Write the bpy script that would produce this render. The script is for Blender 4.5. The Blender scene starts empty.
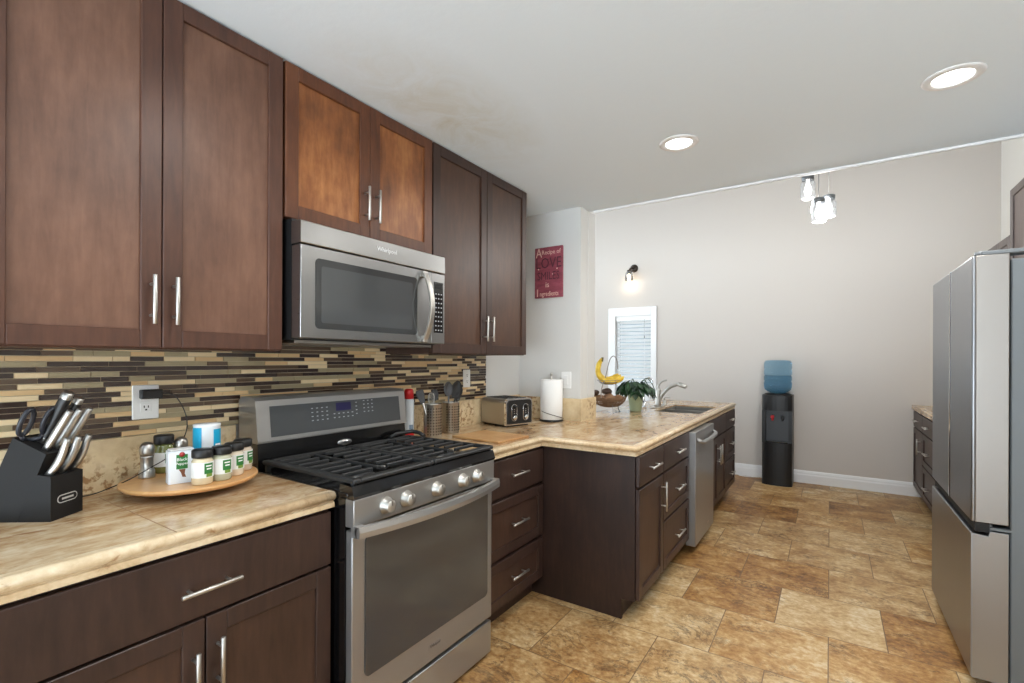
import bpy, bmesh, math, random
from mathutils import Vector, Matrix
random.seed(7)
C = bpy.context.scene.collection
SC = bpy.context.scene
PI = math.pi
def S(r, g, b):
    f = lambda c: (c/255/12.92) if c/255 <= .04045 else ((c/255+.055)/1.055)**2.4
    return (f(r), f(g), f(b), 1)

# ------------------------------------------------------------------ camera, world, exposure
cam = bpy.data.cameras.new('camera'); camo = bpy.data.objects.new('camera', cam); C.objects.link(camo)
cam.sensor_width = 36; cam.lens = 480.95/1024*36; cam.shift_y = 18.08/1024; cam.clip_start = .02
camo.matrix_world = (Matrix.Translation((1.99, 0, 1.336)) @ Matrix.Rotation(math.radians(33.479), 4, 'Z')
                     @ Matrix.Rotation(PI/2, 4, 'X') @ Matrix.Rotation(math.radians(.23), 4, 'Z'))
SC.camera = camo
w = bpy.data.worlds.new('world'); SC.world = w; w.use_nodes = True
# daylight outside the open ends of the house: pale sky above, brighter glow added below the horizon to lift the ceiling
_t = w.node_tree; _bg = _t.nodes['Background']; _g = _t.nodes.new('ShaderNodeTexCoord'); _s = _t.nodes.new('ShaderNodeSeparateXYZ')
_r = _t.nodes.new('ShaderNodeMapRange'); _r.inputs[1].default_value = -.06; _r.inputs[2].default_value = .03; _r.inputs[3].default_value = 9.0; _r.inputs[4].default_value = 2.0
_t.links.new(_g.outputs['Generated'], _s.inputs[0]); _t.links.new(_s.outputs[2], _r.inputs[0]); _t.links.new(_r.outputs[0], _bg.inputs[1])
_bg.inputs[0].default_value = (.80, .91, 1, 1)
SC.view_settings.view_transform = 'Standard'; SC.view_settings.look = 'None'
SC.view_settings.exposure = 0.0; SC.view_settings.gamma = 1; SC.view_settings.use_curve_mapping = False
DOWNLIGHT_W = 9.0

# ------------------------------------------------------------------ materials
def newmat(name):
    m = bpy.data.materials.new(name); m.use_nodes = True
    return m, m.node_tree, m.node_tree.nodes['Principled BSDF']
def setp(b, **k):
    names = dict(base='Base Color', rough='Roughness', metal='Metallic', coat='Coat Weight', coatr='Coat Roughness', trans='Transmission Weight',
                 ior='IOR', emit='Emission Color', emits='Emission Strength', spec='Specular IOR Level', alpha='Alpha', aniso='Anisotropic')
    for a, v in k.items(): b.inputs[names[a]].default_value = v
def plain(name, base, rough=.5, **k):
    m, t, b = newmat(name); setp(b, base=base, rough=rough, **k); return m
def node(t, typ, **k):
    n = t.nodes.new(typ)
    for a, v in k.items(): setattr(n, a, v)
    return n
def coords(t, scale=(1, 1, 1), loc=(0, 0, 0), kind='Object'):
    c = node(t, 'ShaderNodeTexCoord'); mp = node(t, 'ShaderNodeMapping')
    mp.inputs['Scale'].default_value = scale; mp.inputs['Location'].default_value = loc
    t.links.new(c.outputs[kind], mp.inputs[0]); return mp.outputs[0]
def noise(t, vec, scale, detail=4, rough=.55, dist=0):
    n = node(t, 'ShaderNodeTexNoise'); n.inputs['Scale'].default_value = scale; n.inputs['Detail'].default_value = detail
    n.inputs['Roughness'].default_value = rough; n.inputs['Distortion'].default_value = dist
    t.links.new(vec, n.inputs['Vector']); return n.outputs['Fac']
def ramp(t, fac, stops):
    r = node(t, 'ShaderNodeValToRGB'); e = r.color_ramp.elements
    while len(e) < len(stops): e.new(.5)
    for i, (p, c) in enumerate(stops): e[i].position = p; e[i].color = c
    t.links.new(fac, r.inputs[0]); return r.outputs[0]
def math_(t, op, a, b=None, c=None):
    n = node(t, 'ShaderNodeMath', operation=op)
    for i, v in enumerate((a, b, c)):
        if v is None: continue
        if isinstance(v, (int, float)): n.inputs[i].default_value = v
        else: t.links.new(v, n.inputs[i])
    return n.outputs[0]
def mix(t, fac, a, b, blend='MIX'):
    n = node(t, 'ShaderNodeMix', data_type='RGBA', blend_type=blend)
    for i, v in ((0, fac), (6, a), (7, b)):
        if isinstance(v, (int, float, tuple)): n.inputs[i].default_value = v
        else: t.links.new(v, n.inputs[i])
    return n.outputs[2]
def bump(t, b, h, strength=.2, dist=.002):
    n = node(t, 'ShaderNodeBump'); n.inputs['Strength'].default_value = strength; n.inputs['Distance'].default_value = dist
    t.links.new(h, n.inputs['Height']); t.links.new(n.outputs[0], b.inputs['Normal'])

def wood(name, dark, mid, light, rough=.42, scale=(11, 11, 1.5), blotch=3.0, coat=.06, gw=.42):
    m, t, b = newmat(name)
    g = noise(t, coords(t, scale), 4.5, 6, .6, .4)
    bl = noise(t, coords(t, (1, 1, .6)), blotch, 6, .62)
    f = math_(t, 'ADD', math_(t, 'MULTIPLY', g, gw), math_(t, 'MULTIPLY', bl, 1-gw))
    col = ramp(t, f, [(.34, dark), (.5, mid), (.66, light)])
    t.links.new(col, b.inputs['Base Color']); setp(b, rough=rough, coat=coat, coatr=.3, spec=.42)
    bump(t, b, g, .06, .001)
    return m
def stone(name, cols, scale=(1, 1, 1), big=3.5, rough=.22, vein=None, pits=None):
    m, t, b = newmat(name); v = coords(t, scale)
    n1 = noise(t, v, big, 7, .62, .8); n2 = noise(t, v, big*7, 5, .6, .3)
    f = math_(t, 'ADD', math_(t, 'MULTIPLY', n1, .7), math_(t, 'MULTIPLY', n2, .3))
    col = ramp(t, f, cols)
    if vein:
        n3 = noise(t, coords(t, scale, (3.1, 7.7, 1.3)), big*1.6, 8, .7, 1.6)
        k = ramp(t, n3, [(.57, (0, 0, 0, 1)), (.7, (1, 1, 1, 1))])
        col = mix(t, k, col, vein)
    if pits:
        n4 = noise(t, coords(t, (1, 1, 1), (9, 2, 4)), 38, 5, .6)
        zone = ramp(t, noise(t, coords(t, (1, 1, 1), (1, 5, 2)), 4.2, 3), [(.46, (0, 0, 0, 1)), (.6, (1, 1, 1, 1))])
        k = mix(t, 1.0, ramp(t, n4, [(.5, (0, 0, 0, 1)), (.58, (1, 1, 1, 1))]), zone, 'MULTIPLY')
        col = mix(t, k, col, pits)
    t.links.new(col, b.inputs['Base Color']); setp(b, rough=rough)
    return m
def steel(name, base, rough=.3, stretch=(2, 2, 120), bstr=.05, metal=1.0):
    m, t, b = newmat(name)
    g = noise(t, coords(t, stretch), 6, 3, .6)
    r = math_(t, 'MULTIPLY_ADD', g, .12, rough-.06)
    t.links.new(r, b.inputs['Roughness']); setp(b, base=base, metal=metal)
    bump(t, b, g, bstr, .0006)
    return m

M = {}
M['wood_low'] = wood('espresso_wood', S(46, 33, 29), S(60, 43, 37), S(74, 53, 44))
M['wood_panel'] = wood('espresso_panel', S(54, 38, 31), S(68, 48, 39), S(82, 58, 46))
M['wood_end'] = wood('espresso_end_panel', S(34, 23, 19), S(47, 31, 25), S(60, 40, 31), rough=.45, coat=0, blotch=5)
M['wood_up'] = wood('walnut_frame', S(62, 40, 31), S(80, 51, 39), S(96, 63, 48))
M['wood_up_shade'] = wood('shaded_walnut_frame', S(48, 32, 26), S(60, 40, 32), S(72, 49, 38))  # same walnut as the left uppers, with light falloff put into the colour
M['wood_up_shade_panel'] = wood('shaded_walnut_panel', S(62, 42, 32), S(76, 52, 39), S(90, 62, 46), blotch=5, gw=.33)
M['wood_up_panel'] = wood('walnut_panel', S(88, 60, 47), S(108, 76, 60), S(126, 91, 73), blotch=5, gw=.33)
M['wood_mid'] = wood('orange_brown_frame', S(66, 38, 24), S(92, 54, 34), S(112, 68, 42))  # warmer, lighter brown than the uppers on either side
M['wood_mid_panel'] = wood('orange_brown_panel', S(100, 59, 33), S(140, 86, 48), S(180, 121, 72), blotch=6, gw=.28)
M['wood_right'] = wood('grey_brown_wood', S(70, 62, 60), S(86, 76, 73), S(100, 90, 86))
M['wood_rp'] = wood('grey_brown_panel', S(84, 72, 68), S(100, 88, 84), S(114, 102, 98))
M['carcass'] = plain('cabinet_carcass', S(40, 28, 24), .5)
M['nickel'] = plain('brushed_nickel', S(196, 193, 187), .4, metal=1.0)
M['steel'] = steel('stainless_steel', S(178, 175, 170), .3)
M['steel_h'] = steel('stainless_brushed_across', S(172, 171, 169), .3, (2, 120, 120), metal=.75)
M['steel_mw'] = steel('microwave_steel', S(156, 156, 155), .3, (2, 120, 120))
M['steel_v'] = steel('stainless_brushed_upright', S(160, 160, 160), .32, (90, 90, 1.5), metal=.72)
M['fridge'] = steel('fridge_steel', S(150, 152, 156), .34, (90, 90, 1.2), .03)
M['fridge_side'] = plain('fridge_door_edge', S(152, 147, 142), .4, metal=.75)
M['fridge_body'] = plain('fridge_grey_cabinet', S(112, 117, 120), .5, metal=.3)
M['chrome'] = plain('chrome', S(225, 225, 226), .08, metal=1.0)
M['black_glass'] = plain('black_glass', S(22, 23, 24), .06, coat=.5, coatr=.03)
M['grey_glass'] = plain('smoked_glass', S(72, 74, 75), .1, coat=.6, coatr=.04)
M['oven_glass'] = plain('oven_glass', S(60, 61, 62), .14, coat=.5, coatr=.06)
M['enamel'] = plain('black_enamel', S(14, 14, 15), .16, coat=.4, coatr=.08)
M['iron'] = plain('cast_iron', S(38, 39, 40), .5)
M['black'] = plain('black_plastic', S(26, 26, 27), .42)
M['black_matte'] = plain('black_block', S(24, 23, 23), .6, spec=.3)
M['dark'] = plain('shadow_gap', S(16, 15, 15), .7)
M['legend'] = plain('legend_white', S(160, 164, 168), .4)
M['white'] = plain('white_plastic', S(238, 238, 236), .4)
M['white_paint'] = plain('white_trim_paint', S(238, 238, 238), .4)
M['wall'] = None
def paint(name, col, rough=.75, bs=.05):
    m, t, b = newmat(name); setp(b, base=col, rough=rough, spec=.25)
    bump(t, b, noise(t, coords(t), 60, 4, .6), bs, .002); return m
M['wall'] = paint('warm_grey_wall', S(206, 199, 192))
M['wall_lt'] = paint('pale_grey_wall', S(214, 213, 210))
M['right_wall'] = paint('cream_wall', S(226, 221, 213))
M['ceiling'] = None
def ceiling_mat():
    m, t, b = newmat('ceiling_paint')
    v = coords(t)
    st = ramp(t, noise(t, coords(t, (1.1, 1.1, 1), (-.9, -1.9, 0)), 1.1, 5, .65, .6), [(.56, (0, 0, 0, 1)), (.7, (1, 1, 1, 1))])
    # an old water stain above the microwave cabinet, bounded to its own patch
    sx = node(t, 'ShaderNodeVectorMath', operation='DISTANCE'); t.links.new(coords(t, (1, .55, 1)), sx.inputs[0]); sx.inputs[1].default_value = (.55, .9, 2.42)
    near = math_(t, 'SUBTRACT', 1.0, math_(t, 'MULTIPLY', sx.outputs['Value'], 2.6)); near.node.use_clamp = True
    k = math_(t, 'MULTIPLY', near, math_(t, 'MULTIPLY_ADD', noise(t, v, 5, 6, .7, 1.0), 2.2, -.5)); k.node.use_clamp = True
    t.links.new(mix(t, k, S(232, 241, 247), S(208, 206, 192)), b.inputs['Base Color'])
    setp(b, rough=.8, spec=.2); bump(t, b, noise(t, v, 26, 5, .6), .25, .004)
    return m
M['ceiling'] = ceiling_mat()
M['counter'] = stone('travertine_counter', [(.33, S(138, 98, 60)), (.43, S(172, 136, 96)), (.53, S(198, 172, 136)), (.66, S(222, 204, 176))], (1.5, .8, 1), 5.5, .17, S(150, 104, 64))
M['counter_edge'] = stone('travertine_bullnose', [(.3, S(176, 144, 104)), (.5, S(208, 184, 148)), (.7, S(228, 212, 184))], (1, 1, 1), 9, .3, S(160, 122, 82))
M['splash'] = stone('travertine_splash', [(.3, S(196, 168, 128)), (.5, S(222, 200, 160)), (.7, S(238, 222, 190))], (1, 1, 1), 4, .35, None, S(164, 126, 86))
def floor_mat():
    m, t, b = newmat('travertine_floor_tiles')
    c = node(t, 'ShaderNodeTexCoord'); sp = node(t, 'ShaderNodeSeparateXYZ'); t.links.new(c.outputs['Object'], sp.inputs[0])
    PX, PY = .459, .4505
    v = math_(t, 'DIVIDE', math_(t, 'SUBTRACT', sp.outputs[1], 1.885-PY*10), PY)
    row = math_(t, 'FLOOR', v); fv = math_(t, 'SUBTRACT', v, row)
    odd = math_(t, 'MODULO', row, 2.0)
    u = math_(t, 'ADD', math_(t, 'DIVIDE', math_(t, 'SUBTRACT', sp.outputs[0], .84-PX*10), PX), math_(t, 'MULTIPLY', odd, .5))
    col = math_(t, 'FLOOR', u); fu = math_(t, 'SUBTRACT', u, col)
    cb = node(t, 'ShaderNodeCombineXYZ'); t.links.new(col, cb.inputs[0]); t.links.new(row, cb.inputs[1])
    wn = node(t, 'ShaderNodeTexWhiteNoise', noise_dimensions='2D'); t.links.new(cb.outputs[0], wn.inputs['Vector'])
    eu = math_(t, 'MULTIPLY', math_(t, 'MINIMUM', fu, math_(t, 'SUBTRACT', 1.0, fu)), PX)
    ev = math_(t, 'MULTIPLY', math_(t, 'MINIMUM', fv, math_(t, 'SUBTRACT', 1.0, fv)), PY)
    e = math_(t, 'MINIMUM', eu, ev)
    grout = math_(t, 'LESS_THAN', e, .0023)
    # every tile reads its own stretch of stone
    off = node(t, 'ShaderNodeVectorMath', operation='MULTIPLY_ADD'); t.links.new(wn.outputs['Color'], off.inputs[0]); off.inputs[1].default_value = (40, 40, 40)
    t.links.new(c.outputs['Object'], off.inputs[2])
    mp = node(t, 'ShaderNodeMapping'); mp.inputs['Scale'].default_value = (1, 1.25, 1); t.links.new(off.outputs[0], mp.inputs[0])
    n1 = noise(t, mp.outputs[0], 4.2, 9, .68, .45); n2 = noise(t, mp.outputs[0], 34, 6, .7, .2)
    f = math_(t, 'ADD', math_(t, 'ADD', math_(t, 'MULTIPLY', n1, .8), math_(t, 'MULTIPLY_ADD', n2, .62, -.2)), math_(t, 'MULTIPLY_ADD', wn.outputs['Value'], .17, -.085))
    warm = ramp(t, f, [(.28, S(100, 66, 34)), (.40, S(148, 103, 56)), (.51, S(174, 131, 77)), (.61, S(196, 160, 108)), (.72, S(216, 194, 156))])
    pale = ramp(t, f, [(.28, S(120, 84, 50)), (.40, S(160, 120, 74)), (.51, S(182, 147, 99)), (.61, S(202, 172, 126)), (.72, S(218, 198, 162))])
    sepc = node(t, 'ShaderNodeSeparateColor'); t.links.new(wn.outputs['Color'], sepc.inputs[0])
    colr = mix(t, math_(t, 'GREATER_THAN', sepc.outputs[1], .55), warm, pale)
    n3 = noise(t, mp.outputs[0], 4.0, 10, .75, 1.2); n4 = noise(t, mp.outputs[0], 55, 4, .7)
    vk = ramp(t, n3, [(.52, (0, 0, 0, 1)), (.62, (1, 1, 1, 1))]); pk = ramp(t, n4, [(.46, (0, 0, 0, 1)), (.56, (1, 1, 1, 1))])
    sel = math_(t, 'MULTIPLY', math_(t, 'MULTIPLY', vk, pk), math_(t, 'GREATER_THAN', sepc.outputs[2], .35))
    colr = mix(t, math_(t, 'MULTIPLY', sel, .7), colr, S(98, 72, 52))
    n5 = noise(t, mp.outputs[0], 3.0, 12, .72, 1.5)
    ridge = math_(t, 'LESS_THAN', math_(t, 'ABSOLUTE', math_(t, 'SUBTRACT', n5, .5)), .016)
    zone = ramp(t, noise(t, mp.outputs[0], 2.2, 3, .5), [(.5, (0, 0, 0, 1)), (.58, (1, 1, 1, 1))])
    colr = mix(t, math_(t, 'MULTIPLY', math_(t, 'MULTIPLY', ridge, zone), math_(t, 'MULTIPLY_ADD', n4, 1.2, -.1)), colr, S(74, 56, 44))
    colr = mix(t, grout, colr, S(122, 96, 68))
    t.links.new(colr, b.inputs['Base Color'])
    t.links.new(math_(t, 'MULTIPLY_ADD', n2, .25, .3), b.inputs['Roughness'])
    h = math_(t, 'SUBTRACT', math_(t, 'MULTIPLY', n2, .15), grout); bump(t, b, h, .3, .002)
    return m
M['floor'] = floor_mat()
M['board'] = wood('cutting_board_wood', S(160, 112, 66), S(188, 142, 92), S(208, 170, 120), .5, (2, 14, 14), 3, 0)
M['bamboo'] = wood('turntable_wood', S(196, 140, 84), S(214, 162, 104), S(226, 180, 124), .3, (14, 2, 14), 3, .2)

# ------------------------------------------------------------------ mesh builder
OFF = {}
class MB:
    def __init__(s, M=None): s.bm = bmesh.new(); s.M = M
    def _faces(s, fs, m, smooth=False):
        for f in fs: f.material_index = m; f.smooth = smooth
    def box(s, x0, x1, y0, y1, z0, z1, m=0, bev=0, seg=1):
        b = s.bm
        v = [b.verts.new((x, y, z)) for x in (min(x0, x1), max(x0, x1)) for y in (min(y0, y1), max(y0, y1)) for z in (min(z0, z1), max(z0, z1))]
        fs = [b.faces.new([v[i] for i in q]) for q in ((0, 1, 3, 2), (4, 6, 7, 5), (0, 4, 5, 1), (2, 3, 7, 6), (0, 2, 6, 4), (1, 5, 7, 3))]
        s._faces(fs, m)
        if bev:
            es = list({e for f in fs for e in f.edges})
            r = bmesh.ops.bevel(b, geom=es, offset=bev, segments=seg, profile=.5, affect='EDGES')
            for f in r['faces']: f.material_index = m; f.smooth = seg > 1
        return s
    def prism(s, pts, vec, m=0, smooth=False, cap=None):
        b = s.bm; vec = Vector(vec); n = len(pts)
        a = [b.verts.new(p) for p in pts]; c = [b.verts.new(Vector(p)+vec) for p in pts]
        fs = [b.faces.new((a[i], a[(i+1) % n], c[(i+1) % n], c[i])) for i in range(n)]
        s._faces(fs, m, smooth)
        s._faces([b.faces.new(a[::-1]), b.faces.new(c)], m if cap is None else cap)
        return s
    def lathe(s, prof, cen=(0, 0, 0), n=24, m=0, a0=0, a1=2*PI, smooth=True, axis=None, mats=None):
        b = s.bm; full = abs(a1-a0-2*PI) < 1e-6; k = n if full else n+1
        q = Matrix.Identity(3) if axis is None else Vector((0, 0, 1)).rotation_difference(Vector(axis)).to_matrix()
        cen = Vector(cen); rings = []
        for r, z in prof:
            if r < 1e-6: rings.append([b.verts.new(cen + q @ Vector((0, 0, z)))]); continue
            rings.append([b.verts.new(cen + q @ Vector((r*math.cos(a0+(a1-a0)*i/n), r*math.sin(a0+(a1-a0)*i/n), z))) for i in range(k)])
        for j, (p, u) in enumerate(zip(rings, rings[1:])):
            mm = m if mats is None else mats[j]
            for i in range(n):
                i2 = (i+1) % k
                if len(p) == 1 and len(u) == 1: continue
                if len(p) == 1: f = b.faces.new((p[0], u[i2], u[i]))
                elif len(u) == 1: f = b.faces.new((p[i], p[i2], u[0]))
                else: f = b.faces.new((p[i], p[i2], u[i2], u[i]))
                f.material_index = mm; f.smooth = smooth
        return s
    def cyl(s, p0, p1, r0, r1=None, n=14, m=0):
        p0, p1 = Vector(p0), Vector(p1); L = (p1-p0).length; r1 = r0 if r1 is None else r1
        a = min(.12*r0, .15*L)
        return s.lathe([(0, 0), (r0-a, 0), (r0, a), (r1, L-a), (r1-a, L), (0, L)], p0, n, m, axis=(p1-p0))
    def tube(s, pts, r, n=8, m=0, closed=False, flat=1.0):
        b = s.bm; P = [Vector(p) for p in pts]; N = len(P); rings = []
        R = r if isinstance(r, (list, tuple)) else [r]*N
        up = None
        for i in range(N):
            if closed: d = P[(i+1) % N]-P[i-1]
            else: d = P[min(i+1, N-1)]-P[max(i-1, 0)]
            d.normalize()
            if up is None:
                up = Vector((0, 0, 1)) if abs(d.z) < .9 else Vector((1, 0, 0))
            x = (up - d*up.dot(d)).normalized(); y = d.cross(x); up = x
            rings.append([b.verts.new(P[i] + (x*math.cos(2*PI*j/n)*flat + y*math.sin(2*PI*j/n))*R[i]) for j in range(n)])
        for i in range(N if closed else N-1):
            p, q = rings[i], rings[(i+1) % N]
            for j in range(n):
                f = b.faces.new((p[j], p[(j+1) % n], q[(j+1) % n], q[j])); f.material_index = m; f.smooth = True
        if not closed:
            for ring in (rings[0][::-1], rings[-1]): f = b.faces.new(ring); f.material_index = m
        return s
    def ball(s, cen, rx, ry=None, rz=None, m=0, n=16, k=9):
        ry = rx if ry is None else ry; rz = rx if rz is None else rz
        v0 = len(s.bm.verts)
        s.lathe([(math.sin(PI*i/k), -math.cos(PI*i/k)) for i in range(k+1)], (0, 0, 0), n, m)
        s.bm.verts.ensure_lookup_table()
        for v in s.bm.verts[v0:]: v.co = Vector((v.co.x*rx, v.co.y*ry, v.co.z*rz)) + Vector(cen)
        return s
    def quad(s, a, b_, c, d, m=0):
        f = s.bm.faces.new([s.bm.verts.new(p) for p in (a, b_, c, d)]); f.material_index = m; return s
    def build(s, name, mats, parent=None, label=None, local=False):
        if s.M is not None: s.bm.transform(s.M)
        off = OFF.get(parent.name, Vector()) if parent is not None and not local else Vector()
        if off.length: bmesh.ops.translate(s.bm, verts=s.bm.verts[:], vec=-off)
        bmesh.ops.recalc_face_normals(s.bm, faces=s.bm.faces[:])
        me = bpy.data.meshes.new(name); s.bm.to_mesh(me); s.bm.free()
        for m in (mats if isinstance(mats, (list, tuple)) else [mats]): me.materials.append(M[m] if isinstance(m, str) else m)
        o = bpy.data.objects.new(name, me); C.objects.link(o)
        if parent is not None: o.parent = parent; OFF[o.name] = off
        if label: o['label'] = label
        return o
def tag(o, label, cat, group=None):
    o['label'] = label; o['category'] = cat
    if group: o['group'] = group
    return o
def thing(name, label, cat, loc=(0, 0, 0), group=None):
    o = bpy.data.objects.new(name, None); C.objects.link(o); o.location = loc; o.empty_display_size = .05
    OFF[o.name] = Vector(loc); return tag(o, label, cat, group)
def struct(name, mb, mats, parent=None):
    o = mb.build(name, mats, parent)
    if parent is None: o['kind'] = 'structure'
    return o
def children(o): return [c for c in bpy.data.objects if c.parent == o]
def copy_tree(o, parent=None):
    c = o.copy(); C.objects.link(c)
    if parent is not None: c.parent = parent
    for ch in children(o): copy_tree(ch, c)
    return c
def text_bm(s, size, mat4, extrude=.0006):
    cu = bpy.data.curves.new('t', 'FONT'); cu.body = s; cu.size = size; cu.extrude = extrude; cu.align_x = 'CENTER'; cu.align_y = 'CENTER'; cu.resolution_u = 2
    o = bpy.data.objects.new('t', cu); C.objects.link(o)
    me = bpy.data.meshes.new_from_object(o.evaluated_get(bpy.context.evaluated_depsgraph_get()))
    bpy.data.objects.remove(o); bpy.data.curves.remove(cu)
    me.transform(mat4); return me
def add_text(mb, s, size, pos, facing='X', m=0, sx=1.0, bend=None):
    """lettering lying on a face that looks along +X, or -Y; pos is the centre of the line"""
    if facing == 'X': R = Matrix(((0, 0, 1, 0), (1, 0, 0, 0), (0, 1, 0, 0), (0, 0, 0, 1)))
    else: R = Matrix(((1, 0, 0, 0), (0, 0, -1, 0), (0, 1, 0, 0), (0, 0, 0, 1)))
    me = text_bm(s, size, Matrix.Translation(pos) @ R @ Matrix.Diagonal((sx, 1, 1, 1)))
    n0 = len(mb.bm.faces); mb.bm.from_mesh(me); mb.bm.faces.ensure_lookup_table()
    for f in mb.bm.faces[n0:]: f.material_index = m
    bpy.data.meshes.remove(me)

# ------------------------------------------------------------------ the setting
ZC, ZT, ZB = .903, 2.423, 1.363
YW, XR, YE, YS, XS = 6.167, 3.298, 3.261, 3.11, .513
mb = MB(); mb.box(-3.3, 3.42, -2.3, 6.3, -.08, 0); struct('floor', mb, 'floor')
mb = MB(); mb.box(-.12, 3.42, -2.3, YE, ZT, ZT+.12); struct('ceiling', mb, 'ceiling')
mb = MB(); mb.box(-3.3, 3.42, YE-.1, 6.3, 3.75, 3.85); struct('ceiling_far', mb, 'ceiling')
wl = struct('wall_left', MB().box(-.12, 0, -2.3, YS, 0, ZT), 'wall_lt')
struct('wall_partition', MB().box(-.12, XS, YS, YE+.09, 0, ZT), 'wall_lt')
struct('wall_upper', MB().box(-3.3, 3.42, YE-.1, YE, ZT+.12, 3.75), 'wall_lt')
mb = MB()   # far wall around the window opening
WX0, WX1, WZ0, WZ1 = -.43, .075, .87, 1.93
mb.box(-3.3, WX0, YW, YW+.13, 0, 3.75); mb.box(WX1, 3.42, YW, YW+.13, 0, 3.75)
mb.box(WX0, WX1, YW, YW+.13, 0, WZ0); mb.box(WX0, WX1, YW, YW+.13, WZ1, 3.75)
struct('wall_back', mb, 'wall')
struct('wall_right', MB().box(XR, XR+.12, -2.3, YW, 0, 3.75), 'right_wall')
mb = MB(); mb.box(-3.42, -3.3, YS, 6.3, 0, .5); mb.box(-3.42, -3.3, YS, 6.3, 2.6, 3.85); mb.box(-3.42, -3.3, YS-.1, YS+.9, .5, 2.6); mb.box(-3.42, -3.3, 5.4, 6.3, .5, 2.6)
struct('wall_side', mb, 'wall')
struct('trim_1', MB().box(XS+.03, XR, YE-.004, YE+.016, ZT-.012, ZT+.006, bev=.003), 'white_paint')
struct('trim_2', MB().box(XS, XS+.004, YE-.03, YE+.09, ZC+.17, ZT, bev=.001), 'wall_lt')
mb = MB(); pr = [(0, 0), (-.016, 0), (-.016, .085), (-.012, .1), (-.012, .112), (-.006, .13), (0, .135)]
mb.prism([(-3.3, YW+a, z) for a, z in pr], (6.598, 0, 0)); struct('baseboard_back', mb, 'white_paint')
# mosaic of thin glass and stone sticks behind the counter
TILE = [plain('mosaic_dark_glass', S(58, 44, 38), .12), plain('mosaic_umber_glass', S(92, 74, 58), .14), plain('mosaic_olive_glass', S(164, 150, 118), .16),
        plain('mosaic_cream_stone', S(232, 208, 166), .4), plain('mosaic_tan_stone', S(216, 182, 134), .4), plain('mosaic_grout', S(190, 172, 144), .8)]
mb = MB(); y0, y1, z0 = -.4, 2.672, 1.072; RH = .01685; rng = random.Random(3)
mb.box(0, .005, y0, y1, z0, ZB+.03, 5)
z = z0+.0012; r = 0
while z < ZB+.02:
    y = y0 - rng.random()*.1; last = None; darkrow = r % 2
    while y < y1:
        L = rng.choice((.048, .075, .1, .1, .15, .15, .2))
        if darkrow: mi = rng.choices((0, 1, 2, 3, 4), (42, 26, 8, 14, 10))[0]
        else: mi = rng.choices((0, 1, 2, 3, 4), (24, 14, 26, 22, 14))[0]
        if mi in (3, 4): L = min(L, .1) if rng.random() < .6 else L
        a, b = max(y, y0), min(y+L-.002, y1)
        if b-a > .006:
            mb.box(.004, .008+rng.random()*.0008, a, b, z, z+RH-.0022, mi)
        y += L
    z += RH; r += 1
struct('backsplash', mb, TILE, wl)

M['outside'] = plain('blocker_grey', S(120, 132, 140), .8)
struct('blocker_outside', MB().box(-3.0, 2.6, 7.7, 7.8, -.1, 3.2), 'outside')  # backing added outside to dim the daylight behind the blind
# window in the far wall, its casing and its venetian blind
mb = MB(); T0, T1, TZ0, TZ1 = -.515, .136, .8, 2.03
mb.box(T0, WX0+.012, YW-.02, YW, TZ0, TZ1, bev=.003); mb.box(WX1-.012, T1, YW-.02, YW, TZ0, TZ1, bev=.003)
mb.box(WX0+.012, WX1-.012, YW-.02, YW, WZ1-.012, TZ1, bev=.003); mb.box(WX0+.012, WX1-.012, YW-.035, YW, TZ0, WZ0+.012, bev=.003)
win = struct('window_1', mb, 'white_paint')
mb = MB()
for a, b, c, d in ((WX0, WX0+.03, WZ0, WZ1), (WX1-.03, WX1, WZ0, WZ1), (WX0+.03, WX1-.03, WZ0, WZ0+.03), (WX0+.03, WX1-.03, WZ1-.03, WZ1)): mb.box(a, b, YW+.05, YW+.1, c, d)
mb.build('window_sash', 'white_paint', win)
glass = plain('window_glass', (1, 1, 1, 1), .02, trans=1.0, ior=1.05)
MB().box(WX0+.03, WX1-.03, YW+.072, YW+.077, WZ0+.03, WZ1-.03).build('pane', glass, win)
bl = thing('window_blind', 'white slatted blind covering the small window on the far wall', 'blind', ((WX0+WX1)/2, YW+.025, WZ1))
MB().box(WX0+.014, WX1-.014, YW+.002, YW+.045, WZ1-.075, WZ1-.014, bev=.003).build('headrail', 'white', bl)
mb = MB(); z = WZ1-.1; slat = plain('blind_slat', S(222, 223, 222), .45)
while z > WZ0+.05:
    dz = .0185; mb.prism([(WX0+.018, YW+.012, z-dz), (WX0+.018, YW+.034, z+dz), (WX0+.018, YW+.036, z+dz+.002), (WX0+.018, YW+.014, z-dz+.002)], (WX1-WX0-.036, 0, 0)); z -= .0475
mb.box(WX0+.018, WX1-.018, YW+.008, YW+.042, WZ0+.016, WZ0+.034)
mb.build('slats', slat, bl)
mb = MB()
for x in (WX0+.09, WX1-.1): mb.cyl((x, YW+.005, WZ1-.05), (x, YW+.005, WZ0+.03), .0015, n=6)
mb.build('ladder_cord', 'white', bl)
MB().cyl((WX1-.1, YW-.004, 1.62), (WX1-.1, YW-.004, 1.655), .006, .004).cyl((WX1-.1, YW-.004, 1.655), (WX1-.1, YW-.001, WZ1-.06), .0013, n=6).build('pull_cord', 'black', bl, 'dark pull cord with a small tassel')

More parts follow.
